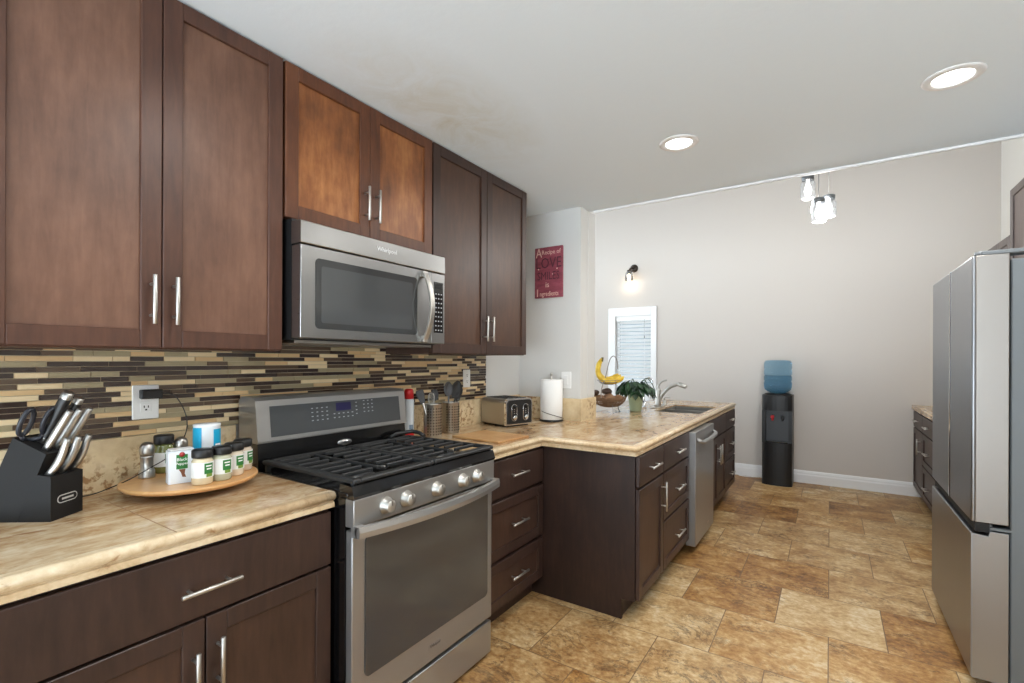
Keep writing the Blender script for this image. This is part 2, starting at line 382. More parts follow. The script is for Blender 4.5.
# ------------------------------------------------------------------ cabinets
def shaker(mb, x, y0, y1, z0, z1, d=.02, fr=.058, sgn=1, flat=False):
    """a front whose outer face lies at x and looks along +X (sgn 1) or -X (sgn -1)"""
    xb = x - sgn*d
    if flat: mb.box(xb, x, y0, y1, z0, z1, 0, .003, 2); return mb
    for a in ((y0, y0+fr, z0, z1), (y1-fr, y1, z0, z1), (y0+fr, y1-fr, z0, z0+fr), (y0+fr, y1-fr, z1-fr, z1)): mb.box(xb, x, *a, 0, .0018)
    mb.box(xb, x-sgn*.009, y0+fr-.004, y1-fr+.004, z0+fr-.004, z1-fr+.004, 1)
    return mb
def bar_handle(parent, x, y, z, L=.142, vert=True, sgn=1, off=.031, r=.0058):
    mb = MB(); d = (0, 0, 1) if vert else (0, 1, 0); c = Vector((x+sgn*off, y, z)); D = Vector(d)
    mb.cyl(c-D*L/2, c+D*L/2, r, n=12)
    for k in (-.32, .32): mb.cyl(Vector((x, y, z))+D*L*k, c+D*L*k, r*.75, n=10)
    return mb.build('handle', 'nickel', parent, 'brushed nickel bar handle')
def door(parent, x, y0, y1, z0, z1, hy, hz, mats, sgn=1, fr=.052, L=.142):
    o = shaker(MB(), x, y0, y1, z0, z1, sgn=sgn, fr=fr).build('door', mats, parent)
    if hy is not None: bar_handle(o, x, hy, hz, L, True, sgn)
    return o
def drawer(parent, x, y0, y1, z0, z1, mats, flat=True, sgn=1, hz=None, L=.15, hy=None):
    o = shaker(MB(), x, y0, y1, z0, z1, sgn=sgn, flat=flat, fr=.05).build('drawer', mats, parent)
    if L: bar_handle(o, x, (y0+y1)/2 if hy is None else hy, (z0+z1)/2 if hz is None else hz, L, False, sgn)
    return o
UP, MID, LOW = ['wood_up', 'wood_up_panel'], ['wood_mid', 'wood_mid_panel'], ['wood_low', 'wood_panel']
XU = .346
A, B_, E_ = .996, 1.769, 2.655
def upper(y0, y1, z0, split, mats, label, hz, gap=.04, z1=ZT-.004, name='wall_cabinet'):
    t = thing(name, label, 'cabinet', (.17, (y0+y1)/2, z0))
    MB().box(.009, XU-.021, y0, y1, z0, z1).build('body', mats[0], t)
    door(t, XU, y0+.003, split-.0015, z0+.004, z1-.003, split-gap*.72, hz, mats)
    door(t, XU, split+.0015, y1-.003, z0+.004, z1-.003, split+gap*.72, hz, mats)
    return t
upper(.236, .99, ZB, .614, UP, 'tall two-door walnut brown wall cabinet above the knife block and spice turntable', 1.505)
upper(.994, 1.768, 1.847, 1.381, MID, 'short orange-brown wall cabinet directly above the stainless microwave', 1.99)
upper(1.772, E_, ZB, 2.222, ['wood_up_shade', 'wood_up_shade_panel'], 'two-door walnut brown wall cabinet, shaded in its colour, between microwave and red wall sign', 1.51)

def base_body(t, y0, y1, x1, xb=.01, toe=.055, mats='wood_low', end=None):
    mb = MB(); mb.box(xb, x1-.021, y0, y1, .105, .8505); mb.box(xb, x1-.021-toe, y0, y1, 0, .105)
    return mb.build('body', mats, t)
t = thing('base_cabinet', 'dark base cabinet with one wide drawer over two doors beneath the knife block', 'cabinet', (.31, .608, 0))
base_body(t, .222, .988, .635)
drawer(t, .635, .228, .984, .668, .840, LOW, True, hz=.745, L=.146, hy=.612)
door(t, .635, .228, .605, .112, .660, .577, .52, LOW); door(t, .635, .609, .984, .112, .660, .636, .535, LOW)
t = thing('drawer_cabinet', 'dark three-drawer base cabinet between the range and the peninsula', 'cabinet', (.31, 2.075, 0))
base_body(t, 1.778, 2.378, .635)
for z0, z1, fl in ((.652, .836, True), (.352, .634, False), (.108, .334, False)): drawer(t, .635, 1.785, 2.374, z0, z1, LOW, fl, hy=2.1, hz=(z0+z1)/2+.005)
XP = 1.188
t = thing('base_cabinet', 'dark peninsula end cabinet with a drawer over one door, nearest the range', 'cabinet', (.85, 2.6, 0))
mb = MB(); mb.box(.62, XP-.021, 2.402, 2.812, .105, .8505); mb.box(.62, XP-.1, 2.402, 2.812, 0, .105); mb.build('body', 'wood_low', t)
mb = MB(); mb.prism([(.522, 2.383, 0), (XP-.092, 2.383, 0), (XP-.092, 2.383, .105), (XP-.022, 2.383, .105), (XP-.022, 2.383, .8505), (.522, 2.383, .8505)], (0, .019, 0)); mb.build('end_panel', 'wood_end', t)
drawer(t, XP, 2.39, 2.808, .688, .845, LOW, True, L=.16); door(t, XP, 2.39, 2.808, .112, .676, 2.765, .56, LOW, L=.165)
def pen_unit(y0, y1, label, kind):
    t = thing('drawer_cabinet' if kind == 'd' else 'base_cabinet', label, 'cabinet', (.85, (y0+y1)/2, 0))
    mb = MB(); mb.box(.53, XP-.1, y0, y1, 0, .105)
    if kind == 'd': mb.box(.53, XP-.021, y0, y1, .105, .8505)
    else:
        mb.box(.53, XP-.021, y0, y1, .105, .125); mb.box(.53, .545, y0, y1, .125, .8505); mb.box(XP-.041, XP-.021, y0, y1, .125, .8505)
        mb.box(.545, XP-.041, y0, y0+.018, .125, .8505); mb.box(.545, XP-.041, y1-.018, y1, .125, .8505)
    mb.build('body', 'wood_low', t)
    if kind == 'd':
        for z0, z1, fl in ((.688, .845, True), (.402, .676, False), (.112, .390, False)): drawer(t, XP, y0+.004, y1-.004, z0, z1, LOW, fl, L=.165)
    else:
        c = (y0+y1)/2; drawer(t, XP, y0+.004, y1-.004, .688, .845, LOW, True, L=0)
        door(t, XP, y0+.004, c-.0015, .112, .676, c-.04, .53, LOW, L=.165); door(t, XP, c+.0015, y1-.004, .112, .676, c+.04, .53, LOW, L=.165)
    return t
pen_unit(2.814, 3.42, 'dark three-drawer cabinet in the peninsula beside the dishwasher', 'd')
pen_unit(4.046, 4.81, 'dark two-door sink base cabinet in the peninsula beyond the dishwasher', 's')
pen_unit(4.812, 5.315, 'dark three-drawer cabinet at the far end of the peninsula', 'd')

# counters: stone slab, two-step moulded edge and low splash
SX0, SX1, SY0, SY1 = .735, 1.115, 4.07, 4.78
def edge_strip(mb, pts, closed=False):
    """bullnose over a lower strip, swept along a horizontal polyline; outside lies to the right of travel"""
    prof = [(.0, .0), (.006, .0), (.012, -.004), (.016, -.012), (.014, -.021), (.008, -.027), (.002, -.029), (.002, -.033), (.008, -.035), (.009, -.05), (.0, -.051), (-.02, -.051), (-.02, 0)]
    P = [Vector((x, y, 0)) for x, y in pts]; rings = []
    for i, p in enumerate(P):
        d1 = (P[i]-P[i-1]).normalized() if i else None; d2 = (P[i+1]-P[i]).normalized() if i < len(P)-1 else None
        n1 = Vector((d1.y, -d1.x, 0)) if d1 else None; n2 = Vector((d2.y, -d2.x, 0)) if d2 else None
        if n1 is None: n = n2
        elif n2 is None: n = n1
        else: n = (n1+n2); n = n/ n.dot(n1)
        rings.append([mb.bm.verts.new(p + n*a + Vector((0, 0, ZC+z))) for a, z in prof])
    k = len(prof)
    for r0, r1 in zip(rings, rings[1:]):
        for j in range(k):
            f = mb.bm.faces.new((r0[j], r0[(j+1) % k], r1[(j+1) % k], r1[j])); f.material_index = 1; f.smooth = j < 6
    for r_ in (rings[0], rings[-1]): f = mb.bm.faces.new(r_); f.material_index = 1
XC = .633
t = thing('countertop', 'cream travertine countertop with moulded edge under the knife block', 'countertop', (.31, .6, ZC-.045))
mb = MB(); mb.box(.021, XC-.02, .19, .992, ZC-.052, ZC); edge_strip(mb, [(XC, .19), (XC, .992)][::-1] if False else [(XC, .19), (XC, .992)]); mb.build('slab', ['counter', 'counter_edge'], t)
MB().box(.0005, .02, .19, .992, ZC-.01, 1.071, bev=.002).build('splash', 'splash', t)
mb = MB(); gm = plain('counter_joint', S(150, 116, 82), .8)
for y in (.538,): mb.box(.1, XC+.002, y, y+.0025, ZC-.001, ZC+.0006)
mb.build('joint', gm, t)
t = thing('countertop', 'cream travertine countertop running from the range around the peninsula to the sink', 'countertop', (.6, 3.4, ZC-.045))
YP0, YP1, XPC, XB = 2.353, 5.33, 1.176, .36
mb = MB()
mb.box(.021, XC-.02, 1.775, YP0+.02, ZC-.052, ZC); mb.box(.021, XPC-.02, YP0+.02, YS-.001, ZC-.052, ZC); mb.box(XS+.002, XPC-.02, YS-.001, YE+.092, ZC-.052, ZC)
mb.box(XB, SX0, YE+.092, YP1-.02, ZC-.052, ZC); mb.box(SX1, XPC-.02, YE+.092, YP1-.02, ZC-.052, ZC)
mb.box(SX0, SX1, YE+.092, SY0, ZC-.052, ZC); mb.box(SX0, SX1, SY1, YP1-.02, ZC-.052, ZC)
edge_strip(mb, [(XC, 1.775), (XC, YP0), (XPC, YP0), (XPC, YP1), (XB, YP1)])
mb.build('slab', ['counter', 'counter_edge'], t)
mb = MB(); mb.box(.0005, .02, 1.775, YS-.02, ZC-.01, 1.071, bev=.002); mb.box(.0005, XS, YS-.02, YS-.0005, ZC-.01, 1.06, bev=.002); mb.box(XS+.0005, XS+.02, YS-.02, YE+.085, ZC-.01, 1.06, bev=.002)
mb.build('splash', 'splash', t)
t = thing('kitchen_sink', 'double-bowl stainless sink set into the peninsula countertop', 'sink', ((SX0+SX1)/2, (SY0+SY1)/2, ZC-.19))
for a, b in ((SY0, 4.42), (4.44, SY1)):
    mb = MB(); x0, x1 = SX0+.001, SX1-.001; a += .001; b -= .001; zb, zt = ZC-.19, ZC-.012
    mb.box(x0, x1, a, b, zb, zb+.003); mb.box(x0, x0+.003, a, b, zb, zt); mb.box(x1-.003, x1, a, b, zb, zt); mb.box(x0, x1, a, a+.003, zb, zt); mb.box(x0, x1, b-.003, b, zb, zt)
    mb.lathe([(0, .006), (.03, .006), (.042, .0035)], ((x0+x1)/2, (a+b)/2, zb), 20)
    mb.build('bowl', 'steel', t)
MB().box(SX0+.002, SX1-.002, 4.42, 4.44, ZC-.03, ZC-.012, bev=.003).build('divider', 'steel', t)

# ------------------------------------------------------------------ gas range
def soft(x0, x1, y0, y1, z0, z1, bev=.004, m=0): return MB().box(x0, x1, y0, y1, z0, z1, m, bev, 2)
R0, R1 = 1.0, 1.765
rg = thing('gas_range', 'stainless steel gas range with black grates, five knobs and a backguard display', 'stove', (.36, (R0+R1)/2, 0))
MB().box(.03, .684, R0, R1, .02, .884).build('body', 'enamel', rg)
mb = MB(); mb.box(.03, .70, R0-.003, R1+.003, .885, .905, 0, .004, 2)
mb.prism([(.70, R0-.003, .885), (.728, R0-.003, .885), (.732, R0-.003, .895), (.72, R0-.003, .927), (.66, R0-.003, .93), (.66, R0-.003, .905), (.70, R0-.003, .905)], (0, R1-R0+.006, 0)); mb.build('cooktop', 'enamel', rg)
mb = MB(); mb.box(.685, .728, R0, R1, .793, .884, 0, .003, 2); mb.build('control_panel', 'steel_h', rg)
for y in (1.132, 1.226, 1.384, 1.54, 1.634):
    k = MB(); k.lathe([(0, 0), (.029, 0), (.029, .004), (.022, .008), (.0215, .028), (.019, .032), (0, .032)], (.728, y, .838), 24, axis=(1, 0, 0))
    k.box(.757, .7612, y-.0035, y+.0035, .838, .858); ko = k.build('knob', 'nickel', rg)
    MB().box(.7612, .7618, y-.001, y+.001, .842, .857).build('pointer', 'black', ko)
# oven door
dr = MB(); DZ0, DZ1 = .178, .782
oy0, oy1, oz0, oz1 = 1.052, 1.727, .288, .755
dr.box(.686, .718, R0+.002, R1-.002, DZ0, DZ1, 0, .004, 2)
dro = dr.build('oven_door', 'steel_v', rg)
def rrect(x, y0, y1, z0, z1, r, n=5):
    out = []
    for cy, cz, a in ((y1-r, z1-r, 0), (y0+r, z1-r, PI/2), (y0+r, z0+r, PI), (y1-r, z0+r, 1.5*PI)):
        for i in range(n+1): out.append((x, cy+r*math.cos(a+PI/2*i/n), cz+r*math.sin(a+PI/2*i/n)))
    return out
MB().prism(rrect(.7185, oy0, oy1, oz0, oz1, .02), (.003, 0, 0)).build('oven_window', 'oven_glass', dro, 'dark glass oven window')
mb = MB(); n = 14
def hx(y): q = (y-R0)/(R1-R0)*2-1; return .742+.05*(1-q*q)
ys = [R0-.002+(R1-R0+.004)*i/n for i in range(n+1)]
ring = [[mb.bm.verts.new((hx(y)+dx, y, z)) for dx, z in ((0, .766), (.016, .768), (.018, .786), (.014, .803), (0, .804), (-.008, .785))] for y in ys]
for a, b in zip(ring, ring[1:]):
    for j in range(6): mb.bm.faces.new((a[j], a[(j+1) % 6], b[(j+1) % 6], b[j])).smooth = False
mb.bm.faces.new(ring[0]); mb.bm.faces.new(ring[-1])
mb.box(.716, .744, R0-.002, R0+.028, .766, .803); mb.box(.716, .744, R1-.028, R1+.002, .766, .803)
mb.build('door_handle', 'steel_h', dro)
mb = MB(); mb.box(.7185, .7192, 1.356, 1.42, .225, .243); add_text(mb, 'W', .02, (.7195, 1.372, .235), 'X', 1); add_text(mb, 'hirlpool', .014, (.7195, 1.398, .234), 'X', 1)
mb.build('badge', ['steel_v', plain('badge_grey', S(120, 118, 116), .3, metal=.8)], dro)
soft(.686, .716, R0+.002, R1-.002, .018, .160).build('drawer', 'steel_h', rg)
MB().box(.64, .69, R0+.01, R1-.01, .16, .178).build('drawer_gap', 'dark', rg)
# backguard: black lower rail, raked stainless console, glass display
MB().prism([(.03, R0, .905), (.168, R0, .905), (.16, R0, 1.012), (.03, R0, 1.012)], (0, R1-R0, 0)).build('backguard_rail', 'enamel', rg)
mb = MB(); mb.prism([(.03, R0-.004, 1.008), (.168, R0-.004, 1.008), (.17, R0-.004, 1.014), (.15, R0-.004, 1.172), (.135, R0-.004, 1.184), (.05, R0-.004, 1.186), (.03, R0-.004, 1.17)], (0, R1-R0+.008, 0))
bg = mb.build('backguard', 'steel_h', rg)
def onbg(z): return .1702 - (z-1.014)*.02/.158
mb = MB(); a, b, lo, hi = 1.05, 1.727, 1.028, 1.148
mb.prism([(onbg(lo), a, lo), (onbg(lo)+.0015, a, lo), (onbg(hi)+.0015, a, hi), (onbg(hi), a, hi)], (0, b-a, 0)); mb.build('display_glass', 'grey_glass', bg, 'smoked glass control display')
mb = MB(); f = lambda z: onbg(z)+.0022
mb.quad((f(1.105), 1.352, 1.105), (f(1.105), 1.432, 1.105), (f(1.14), 1.432, 1.14), (f(1.14), 1.352, 1.14), 0)
mb.build('clock', plain('clock_blue', S(40, 36, 74), .15), bg, 'dark blue clock window')
for cy, cz, nx, nz in ((1.27, 1.1, 4, 4), (1.53, 1.115, 3, 4), (1.39, 1.085, 5, 2), (1.462, 1.11, 1, 4)):
    mb = MB()
    for i in range(nx):
        for j in range(nz):
            y = cy+(i-(nx-1)/2)*.024; z = cz+(j-(nz-1)/2)*.017; mb.box(f(z)-.001, f(z)+.0004, y-.004, y+.004, z-.002, z+.0015)
    mb.build('button_legends', M['legend'], bg)
mb = MB(); mb.lathe([(0, 0), (1, 0), (1, .004), (0, .005)], (0, 0, 0), 28, axis=(1, 0, 0))
for v in mb.bm.verts: v.co = Vector((v.co.x+.1645, v.co.y*.037+1.392, v.co.z*.014+.962))
add_text(mb, 'Whirlpool', .0145, (.1703, 1.392, .9625), 'X', 1); mb.build('badge', [plain('badge_silver', S(205, 205, 205), .25, metal=.7), 'black'], rg)
# burners and the two continuous grates
for k, (x, y, r) in enumerate(((.56, 1.16, .045), (.3, 1.16, .036), (.56, 1.61, .05), (.3, 1.61, .036), (.43, 1.385, .04))):
    MB().lathe([(0, 0), (r*1.25, 0), (r*1.2, .01), (r, .012), (r, .02), (r*.9, .024), (0, .025)], (x, y, .905), 24, mats=[1, 1, 1, 0, 0, 0]).build('burner', ['iron', 'steel'], rg)
for a, b in ((R0+.004, 1.381), (1.387, R1+.004)):
    mb = MB(); x0, x1, zt = .185, .722, .948
    mb.box(x0, x1, a, a+.03, zt-.016, zt, 0, .004); mb.box(x0, x1, b-.02, b, zt-.016, zt, 0, .004)
    mb.box(x1-.036, x1, a+.03, b-.02, zt-.016, zt-.002, 0, .004); mb.box(x0, x0+.028, a+.03, b-.02, zt-.016, zt, 0, .004)
    for x in (.25, .31, .37, .5, .56, .62): mb.box(x-.006, x+.006, a+.03, a+.16, zt-.013, zt+.001, 0, .003); mb.box(x-.006, x+.006, b-.15, b-.02, zt-.013, zt+.001, 0, .003)
    mb.box(.425, .445, a+.03, b-.02, zt-.014, zt+.001, 0, .003)
    mb.box(.24, .62, (a+b)/2-.007, (a+b)/2+.007, zt-.014, zt, 0, .003)
    for x in (x0+.01, x1-.025): 
        for y in (a+.006, b-.02): mb.box(x, x+.014, y, y+.014, .905, zt-.014)
    if a > 1.3: mb.tube([(.2, b-.14, zt+.004), (.2, b-.10, zt+.018), (.21, b+.0, zt+.02), (.25, b+.012, zt+.014), (.29, b+.004, zt+.002)], .010, 8)
    mb.build('grate', 'iron', rg)

# ------------------------------------------------------------------ microwave
mw = thing('microwave_oven', 'stainless over-the-range microwave hanging between the wall cabinets above the stove', 'microwave', (.2, 1.385, 1.4))
m0, m1, XM = 1.004, 1.766, .43
MB().box(.01, .372, m0+.002, m1-.002, 1.405, 1.842).build('body', 'black', mw)
mb = MB(); mb.prism([(.372, m0, 1.83), (.372, m0, 1.749), (XM-.002, m0, 1.749), (XM, m0, 1.752), (XM-.001, m0, 1.827), (XM-.005, m0, 1.83)], (0, m1-m0, 0)); mb.build('vent_panel', 'steel_mw', mw)
md = MB().box(.374, XM, m0, 1.672, 1.41, 1.744, 0, .003, 2).build('door', 'steel_mw', mw)
MB().prism(rrect(XM, 1.062, 1.578, 1.446, 1.703, .016), (.002, 0, 0)).build('door_glass', plain('microwave_glass', S(56, 57, 57), .08, coat=.4), md, 'dark grey glass door pane')
MB().prism(rrect(XM+.002, 1.085, 1.548, 1.468, 1.676, .008), (.0008, 0, 0)).build('screen', 'grey_glass', md, 'paler grey viewing screen')
mb = MB(); ring = []
for i in range(17):
    q = i/16*2-1; xh = XM+.012+.045*(1-q*q); z = 1.425+.305*i/16
    ring.append([mb.bm.verts.new((xh+dx, 1.618+dy, z)) for dx, dy in ((-.006, -.014), (.003, -.014), (.006, -.009), (.006, .009), (.003, .014), (-.006, .014))])
for r0, r1 in zip(ring, ring[1:]):
    for j in range(6): mb.bm.faces.new((r0[j], r0[(j+1) % 6], r1[(j+1) % 6], r1[j]))
mb.bm.faces.new(ring[0]); mb.bm.faces.new(ring[-1])
mb.box(XM-.001, XM+.017, 1.604, 1.632, 1.415, 1.445, 0, .003); mb.box(XM-.001, XM+.017, 1.604, 1.632, 1.711, 1.74, 0, .003)
mb.build('door_handle', 'nickel', md)
mp_ = MB().box(.374, XM-.001, 1.675, m1, 1.41, 1.744, 0, .003, 2).build('control_panel', 'steel_mw', mw)
MB().box(XM-.001, XM+.0006, 1.69, 1.752, 1.462, 1.702).build('keypad', 'black_glass', mp_)
mb = MB()
for i in range(3):
    for j in range(9): y = 1.702+i*.019; z = 1.474+j*.0215; mb.box(XM+.0004, XM+.0012, y-.004, y+.004, z-.003, z+.003)
mb.box(XM+.0004, XM+.001, 1.698, 1.744, 1.672, 1.694, 1); mb.build('key_legends', [plain('key_grey', S(170, 172, 175), .4), 'dark'], mp_)
mb = MB(); add_text(mb, 'Whirlpool', .026, (XM+.0003, 1.402, 1.793), 'X'); mb.build('badge', plain('logo_white', S(232, 232, 232), .3), mw)
MB().box(.03, .36, m0+.02, m1-.02, 1.394, 1.405).build('vent_filter', 'steel', mw)

# ------------------------------------------------------------------ dishwasher
dw = thing('dishwasher', 'stainless dishwasher built into the peninsula between two drawer banks', 'dishwasher', (.86, 3.735, 0))
MB().box(.55, XP-.025, 3.43, 4.04, .1, .8505).box(.55, 1.1, 3.43, 4.04, .0, .1).build('tub', 'dark', dw)
d0 = MB().box(XP-.024, 1.228, 3.428, 4.036, .06, .842, 0, .004, 2).build('door', 'steel_v', dw)
mb = MB(); mb.tube([(1.226, 3.47, .79), (1.25, 3.475, .778), (1.258, 3.52, .768), (1.26, 3.73, .762), (1.258, 3.94, .768), (1.25, 3.985, .778), (1.226, 3.99, .79)], .016, 10, flat=.9); mb.build('door_handle', 'steel_h', d0)
MB().lathe([(0, 0), (.009, 0), (.008, .002), (0, .003)], (1.228, 3.5, .69), 14, axis=(1, 0, 0)).build('badge', 'chrome', d0)
MB().box(1.2275, 1.2286, 3.81, 3.86, .12, .13).build('lower_badge', 'nickel', d0)

# ------------------------------------------------------------------ refrigerator on the other side
fr = thing('refrigerator', 'grey stainless french-door refrigerator standing against the wall', 'refrigerator', (2.9, 3.12, 0))
FX, F0, F1, FS = 2.472, 2.672, 3.568, 3.092
MB().box(FX+.117, XR-.03, F0+.012, F1-.012, .03, 1.745, 0, .004).box(FX+.15, XR-.05, F0+.03, F1-.03, 0, .03).build('cabinet', 'fridge_body', fr)
def fdoor(y0, y1, z0, z1, name, edge):
    mb = MB(); mb.box(FX+.012, FX+.110, y0, y1, z0, z1, 1, .003, 2); mb.box(FX, FX+.014, y0+.001, y1-.001, z0, z1, 0, .006, 3)
    o = mb.build(name, ['fridge', 'fridge_side'], fr)
    return o
dl = fdoor(F0, FS-.006, .684, 1.766, 'door', 0); dn = fdoor(FS+.006, F1, .684, 1.766, 'door', 0)
MB().box(FX-.002, FX+.016, FS+.006, FS+.02, .684, 1.766, 0, .002).build('edge_strip', 'chrome', dn)
MB().box(FX+.02, FX+.09, FS-.006, FS+.006, .69, 1.75).build('door_seal', 'dark', dn)
mb = MB(); z0, z1 = .05, .652
mb.prism([(FX+.110, F0, z0), (FX+.004, F0, z0), (FX, F0, z0+.006), (FX, F0, z1-.018), (FX+.004, F0, z1-.014), (FX+.052, F0, z1-.02), (FX+.056, F0, z1), (FX+.110, F0, z1)], (0, F1-F0, 0), 0)
fz = mb.build('freezer_drawer', ['fridge'], fr)
MB().prism([(FX+.006, F0-.0006, z0+.004), (FX+.006, F0-.0006, z1-.02), (FX+.053, F0-.0006, z1-.024), (FX+.057, F0-.0006, z1-.003), (FX+.109, F0-.0006, z1-.003), (FX+.109, F0-.0006, z0+.004)], (0, .0005, 0)).build('edge_panel', 'fridge_side', fz)
MB().box(FX+.012, FX+.056, F0+.004, F1-.004, z1-.006, .682).build('handle_recess', 'dark', fr)
mb = MB(); mb.box(FX+.03, FX+.2, F0+.01, F0+.09, 1.767, 1.785, 0, .004); mb.lathe([(0, 0), (.026, 0), (.026, .02), (0, .022)], (FX+.04, F0+.05, 1.767), 16); mb.build('hinge_cover', 'fridge_body', fr)
mb = MB(); mb.box(FX+.03, FX+.2, F1-.09, F1-.01, 1.767, 1.785, 0, .004); mb.build('hinge_cover', 'fridge_body', fr)
mb = MB(); mb.cyl((FX+.06, F0+.03, .65), (FX+.06, F0+.03, .684), .01); mb.box(FX+.05, FX+.12, F0+.006, F0+.03, .657, .667); mb.build('hinge', 'fridge_body', fr)

# far base cabinets and wall cabinets along the same wall
XRB = 2.678; RW = ['wood_low', 'wood_panel']
def rbase(y0, y1, label, kind):
    t = thing('base_cabinet' if kind == 'b' else 'drawer_cabinet', label, 'cabinet', (3.0, (y0+y1)/2, 0))
    MB().box(XRB+.021, XR-.005, y0, y1, .105, .8505).box(XRB+.09, XR-.005, y0, y1, 0, .105).build('body', 'wood_low', t)
    if kind == 'b':
        c = (y0+y1)/2
        drawer(t, XRB, y0+.004, y1-.004, .70, .845, RW, True, -1)
        door(t, XRB, y0+.004, y1-.004, .112, .69, y0+.06, .56, RW, -1)
    else:
        for z0, z1 in ((.70, .845), (.41, .69), (.112, .40)): drawer(t, XRB, y0+.004, y1-.004, z0, z1, RW, z0 > .6, -1)
rbase(5.60, YW-.02, 'dark base cabinet in the corner of the far wall, beyond the refrigerator', 'b')
rbase(4.95, 5.598, 'dark drawer cabinet half hidden behind the refrigerator', 'd')
ct = thing('countertop', 'short cream countertop on the cabinets behind the refrigerator', 'countertop', (3, 5.3, .858))
MB().box(XRB-.012, XR-.001, 4.94, YW-.001, .86, .902, 0, .006, 2).build('slab', 'counter', ct)
def rup(y0, y1, z0, z1, label):
    t = thing('wall_cabinet', label, 'cabinet', (3.12, (y0+y1)/2, z0)); x = 2.95
    MB().box(x+.021, XR-.001, y0, y1, z0, z1).build('body', 'wood_right', t)
    c = (y0+y1)/2
    door(t, x, y0+.003, c-.0015, z0+.004, z1-.004, c-.03, z0+.16, ['wood_right', 'wood_rp'], -1, .05); door(t, x, c+.0015, y1-.003, z0+.004, z1-.004, c+.03, z0+.16, ['wood_right', 'wood_rp'], -1, .05)
rup(3.6, 4.34, 1.4, 2.438, 'taller greyish brown wall cabinet showing above the refrigerator')
rup(4.345, 4.94, 1.4, 2.155, 'lower greyish brown wall cabinet behind the refrigerator hinge')

# ------------------------------------------------------------------ water cooler and its bottle
wc = thing('water_cooler', 'black floor-standing water cooler against the far wall', 'water cooler', (1.517, 5.995, 0))
CX, CY = 1.517, 5.99
def plan(w, yb, yf, n=12):
    pts = [(CX+w, yb), (CX-w, yb)]
    for i in range(n+1):
        a = PI + PI*i/n; pts.append((CX+w*math.cos(a), yf + (.045)*math.sin(a)))
    return pts
body = plan(.143, 6.135, 5.88)
mb = MB(); mb.prism([(x, y, .0) for x, y in body], (0, 0, .455), smooth=False); mb.build('lower_body', 'black', wc)
mb = MB(); mb.prism([(x, y, .80) for x, y in body], (0, 0, .165)); mb.build('upper_body', 'black', wc)
mb = MB(); mb.box(CX-.143, CX+.143, 5.935, 6.135, .455, .80); mb.box(CX-.107, CX+.107, 5.931, 5.936, .472, .796, 1)
for sx in (-1, 1): mb.box(CX+sx*.143, CX+sx*.108, 5.86, 5.935, .455, .80)
mb.build('dispenser_bay', ['black', plain('bay_grey', S(58, 60, 63), .35)], wc)
MB().box(CX-.1, CX+.1, 5.86, 5.934, .456, .47, 0, .003).build('drip_tray', 'black_glass', wc)
for dx, m in ((-.045, plain('red_tap', S(200, 40, 46), .35)), (.05, 'black')):
    MB().box(CX+dx-.017, CX+dx+.017, 5.875, 5.93, .715, .745, 0, .005).cyl((CX+dx, 5.9, .69), (CX+dx, 5.9, .72), .011).build('tap', m, wc, 'red hot-water tap' if dx < 0 else 'black cold-water tap')
MB().lathe([(.10, 0), (.128, 0), (.132, .008), (.11, .016), (.10, .016)], (CX, 6.0, .965), 28).build('collar', 'black', wc)
mb = MB(); mb.tube([(CX-.14, 6.12, .05), (CX-.2, 6.12, .008), (CX-.32, 6.09, .005), (CX-.40, 6.11, .005), (CX-.45, 6.13, .03), (CX-.47, 6.145, .09)], .004, 6); mb.build('power_cord', 'white', wc, 'white power cord lying on the floor')
bw, btr, bb = newmat('blue_water_bottle'); setp(bb, base=S(186, 216, 232), rough=.04, trans=.92, ior=1.15)
pr = [(0, .012), (.03, 0), (.06, .004), (.1, .022), (.128, .045)]
for z in (.08, .145, .21, .275): pr += [(.136, z), (.136, z+.045), (.129, z+.052), (.129, z+.058)]
pr = [p for p in pr if p[1] < .325] + [(.134, .34), (.122, .36), (.06, .366), (0, .362)]
wb = thing('water_bottle', 'translucent blue five-gallon water bottle upside down on the black cooler', 'bottle', (CX-.004, 6.0, .976))
MB().lathe(pr, (CX-.004, 6.0, .976), 36).build('bottle', bw, wb)
ww, wt_, wb_ = newmat('water'); setp(wb_, base=S(158, 200, 218), rough=.02, trans=.9, ior=1.33)
wpr = [(r*.965, z+.004) for r, z in pr if z < .2]; MB().lathe(wpr + [(0, wpr[-1][1])], (CX-.004, 6.0, .976), 36).build('water', ww, wb)

# ------------------------------------------------------------------ lights
glow = plain('lamp_glow', (1, 1, 1, 1), .5, emit=(1, .97, .92, 1), emits=9)
def downlight(x, y, label):
    t = thing('recessed_ceiling_light', label, 'ceiling light', (x, y, ZT), 'recessed ceiling lights')
    MB().lathe([(.062, -.001), (.066, -.006), (.09, -.004), (.095, 0), (.062, 0)], (x, y, ZT), 36).build('trim_ring', 'white_paint', t)
    MB().lathe([(0, -.002), (.062, -.002), (.062, 0), (0, 0)], (x, y, ZT), 32).build('lens', glow, t)
    L = bpy.data.lights.new('downlight', 'AREA'); L.shape = 'DISK'; L.size = .12; L.energy = DOWNLIGHT_W; L.color = (1, .97, .93); L.spread = math.radians(165)
    lo = bpy.data.objects.new('light_source', L); C.objects.link(lo); lo.parent = t; lo.location = (0, 0, -.012)
downlight(2.378, 2.462, 'round recessed ceiling light closest to the refrigerator')
downlight(1.355, 2.466, 'round recessed ceiling light in the middle of the kitchen ceiling')
downlight(1.355, .95, 'round recessed ceiling light over the aisle in front of the range')
downlight(2.378, .95, 'round recessed ceiling light above the aisle opposite the range, on the refrigerator side')
jarglass = plain('jar_glass', S(246, 248, 250), .04, trans=.92, ior=1.2)
bulbm = plain('bulb_glow', (1, 1, 1, 1), .4, emit=(1, .98, .95, 1), emits=3.5)
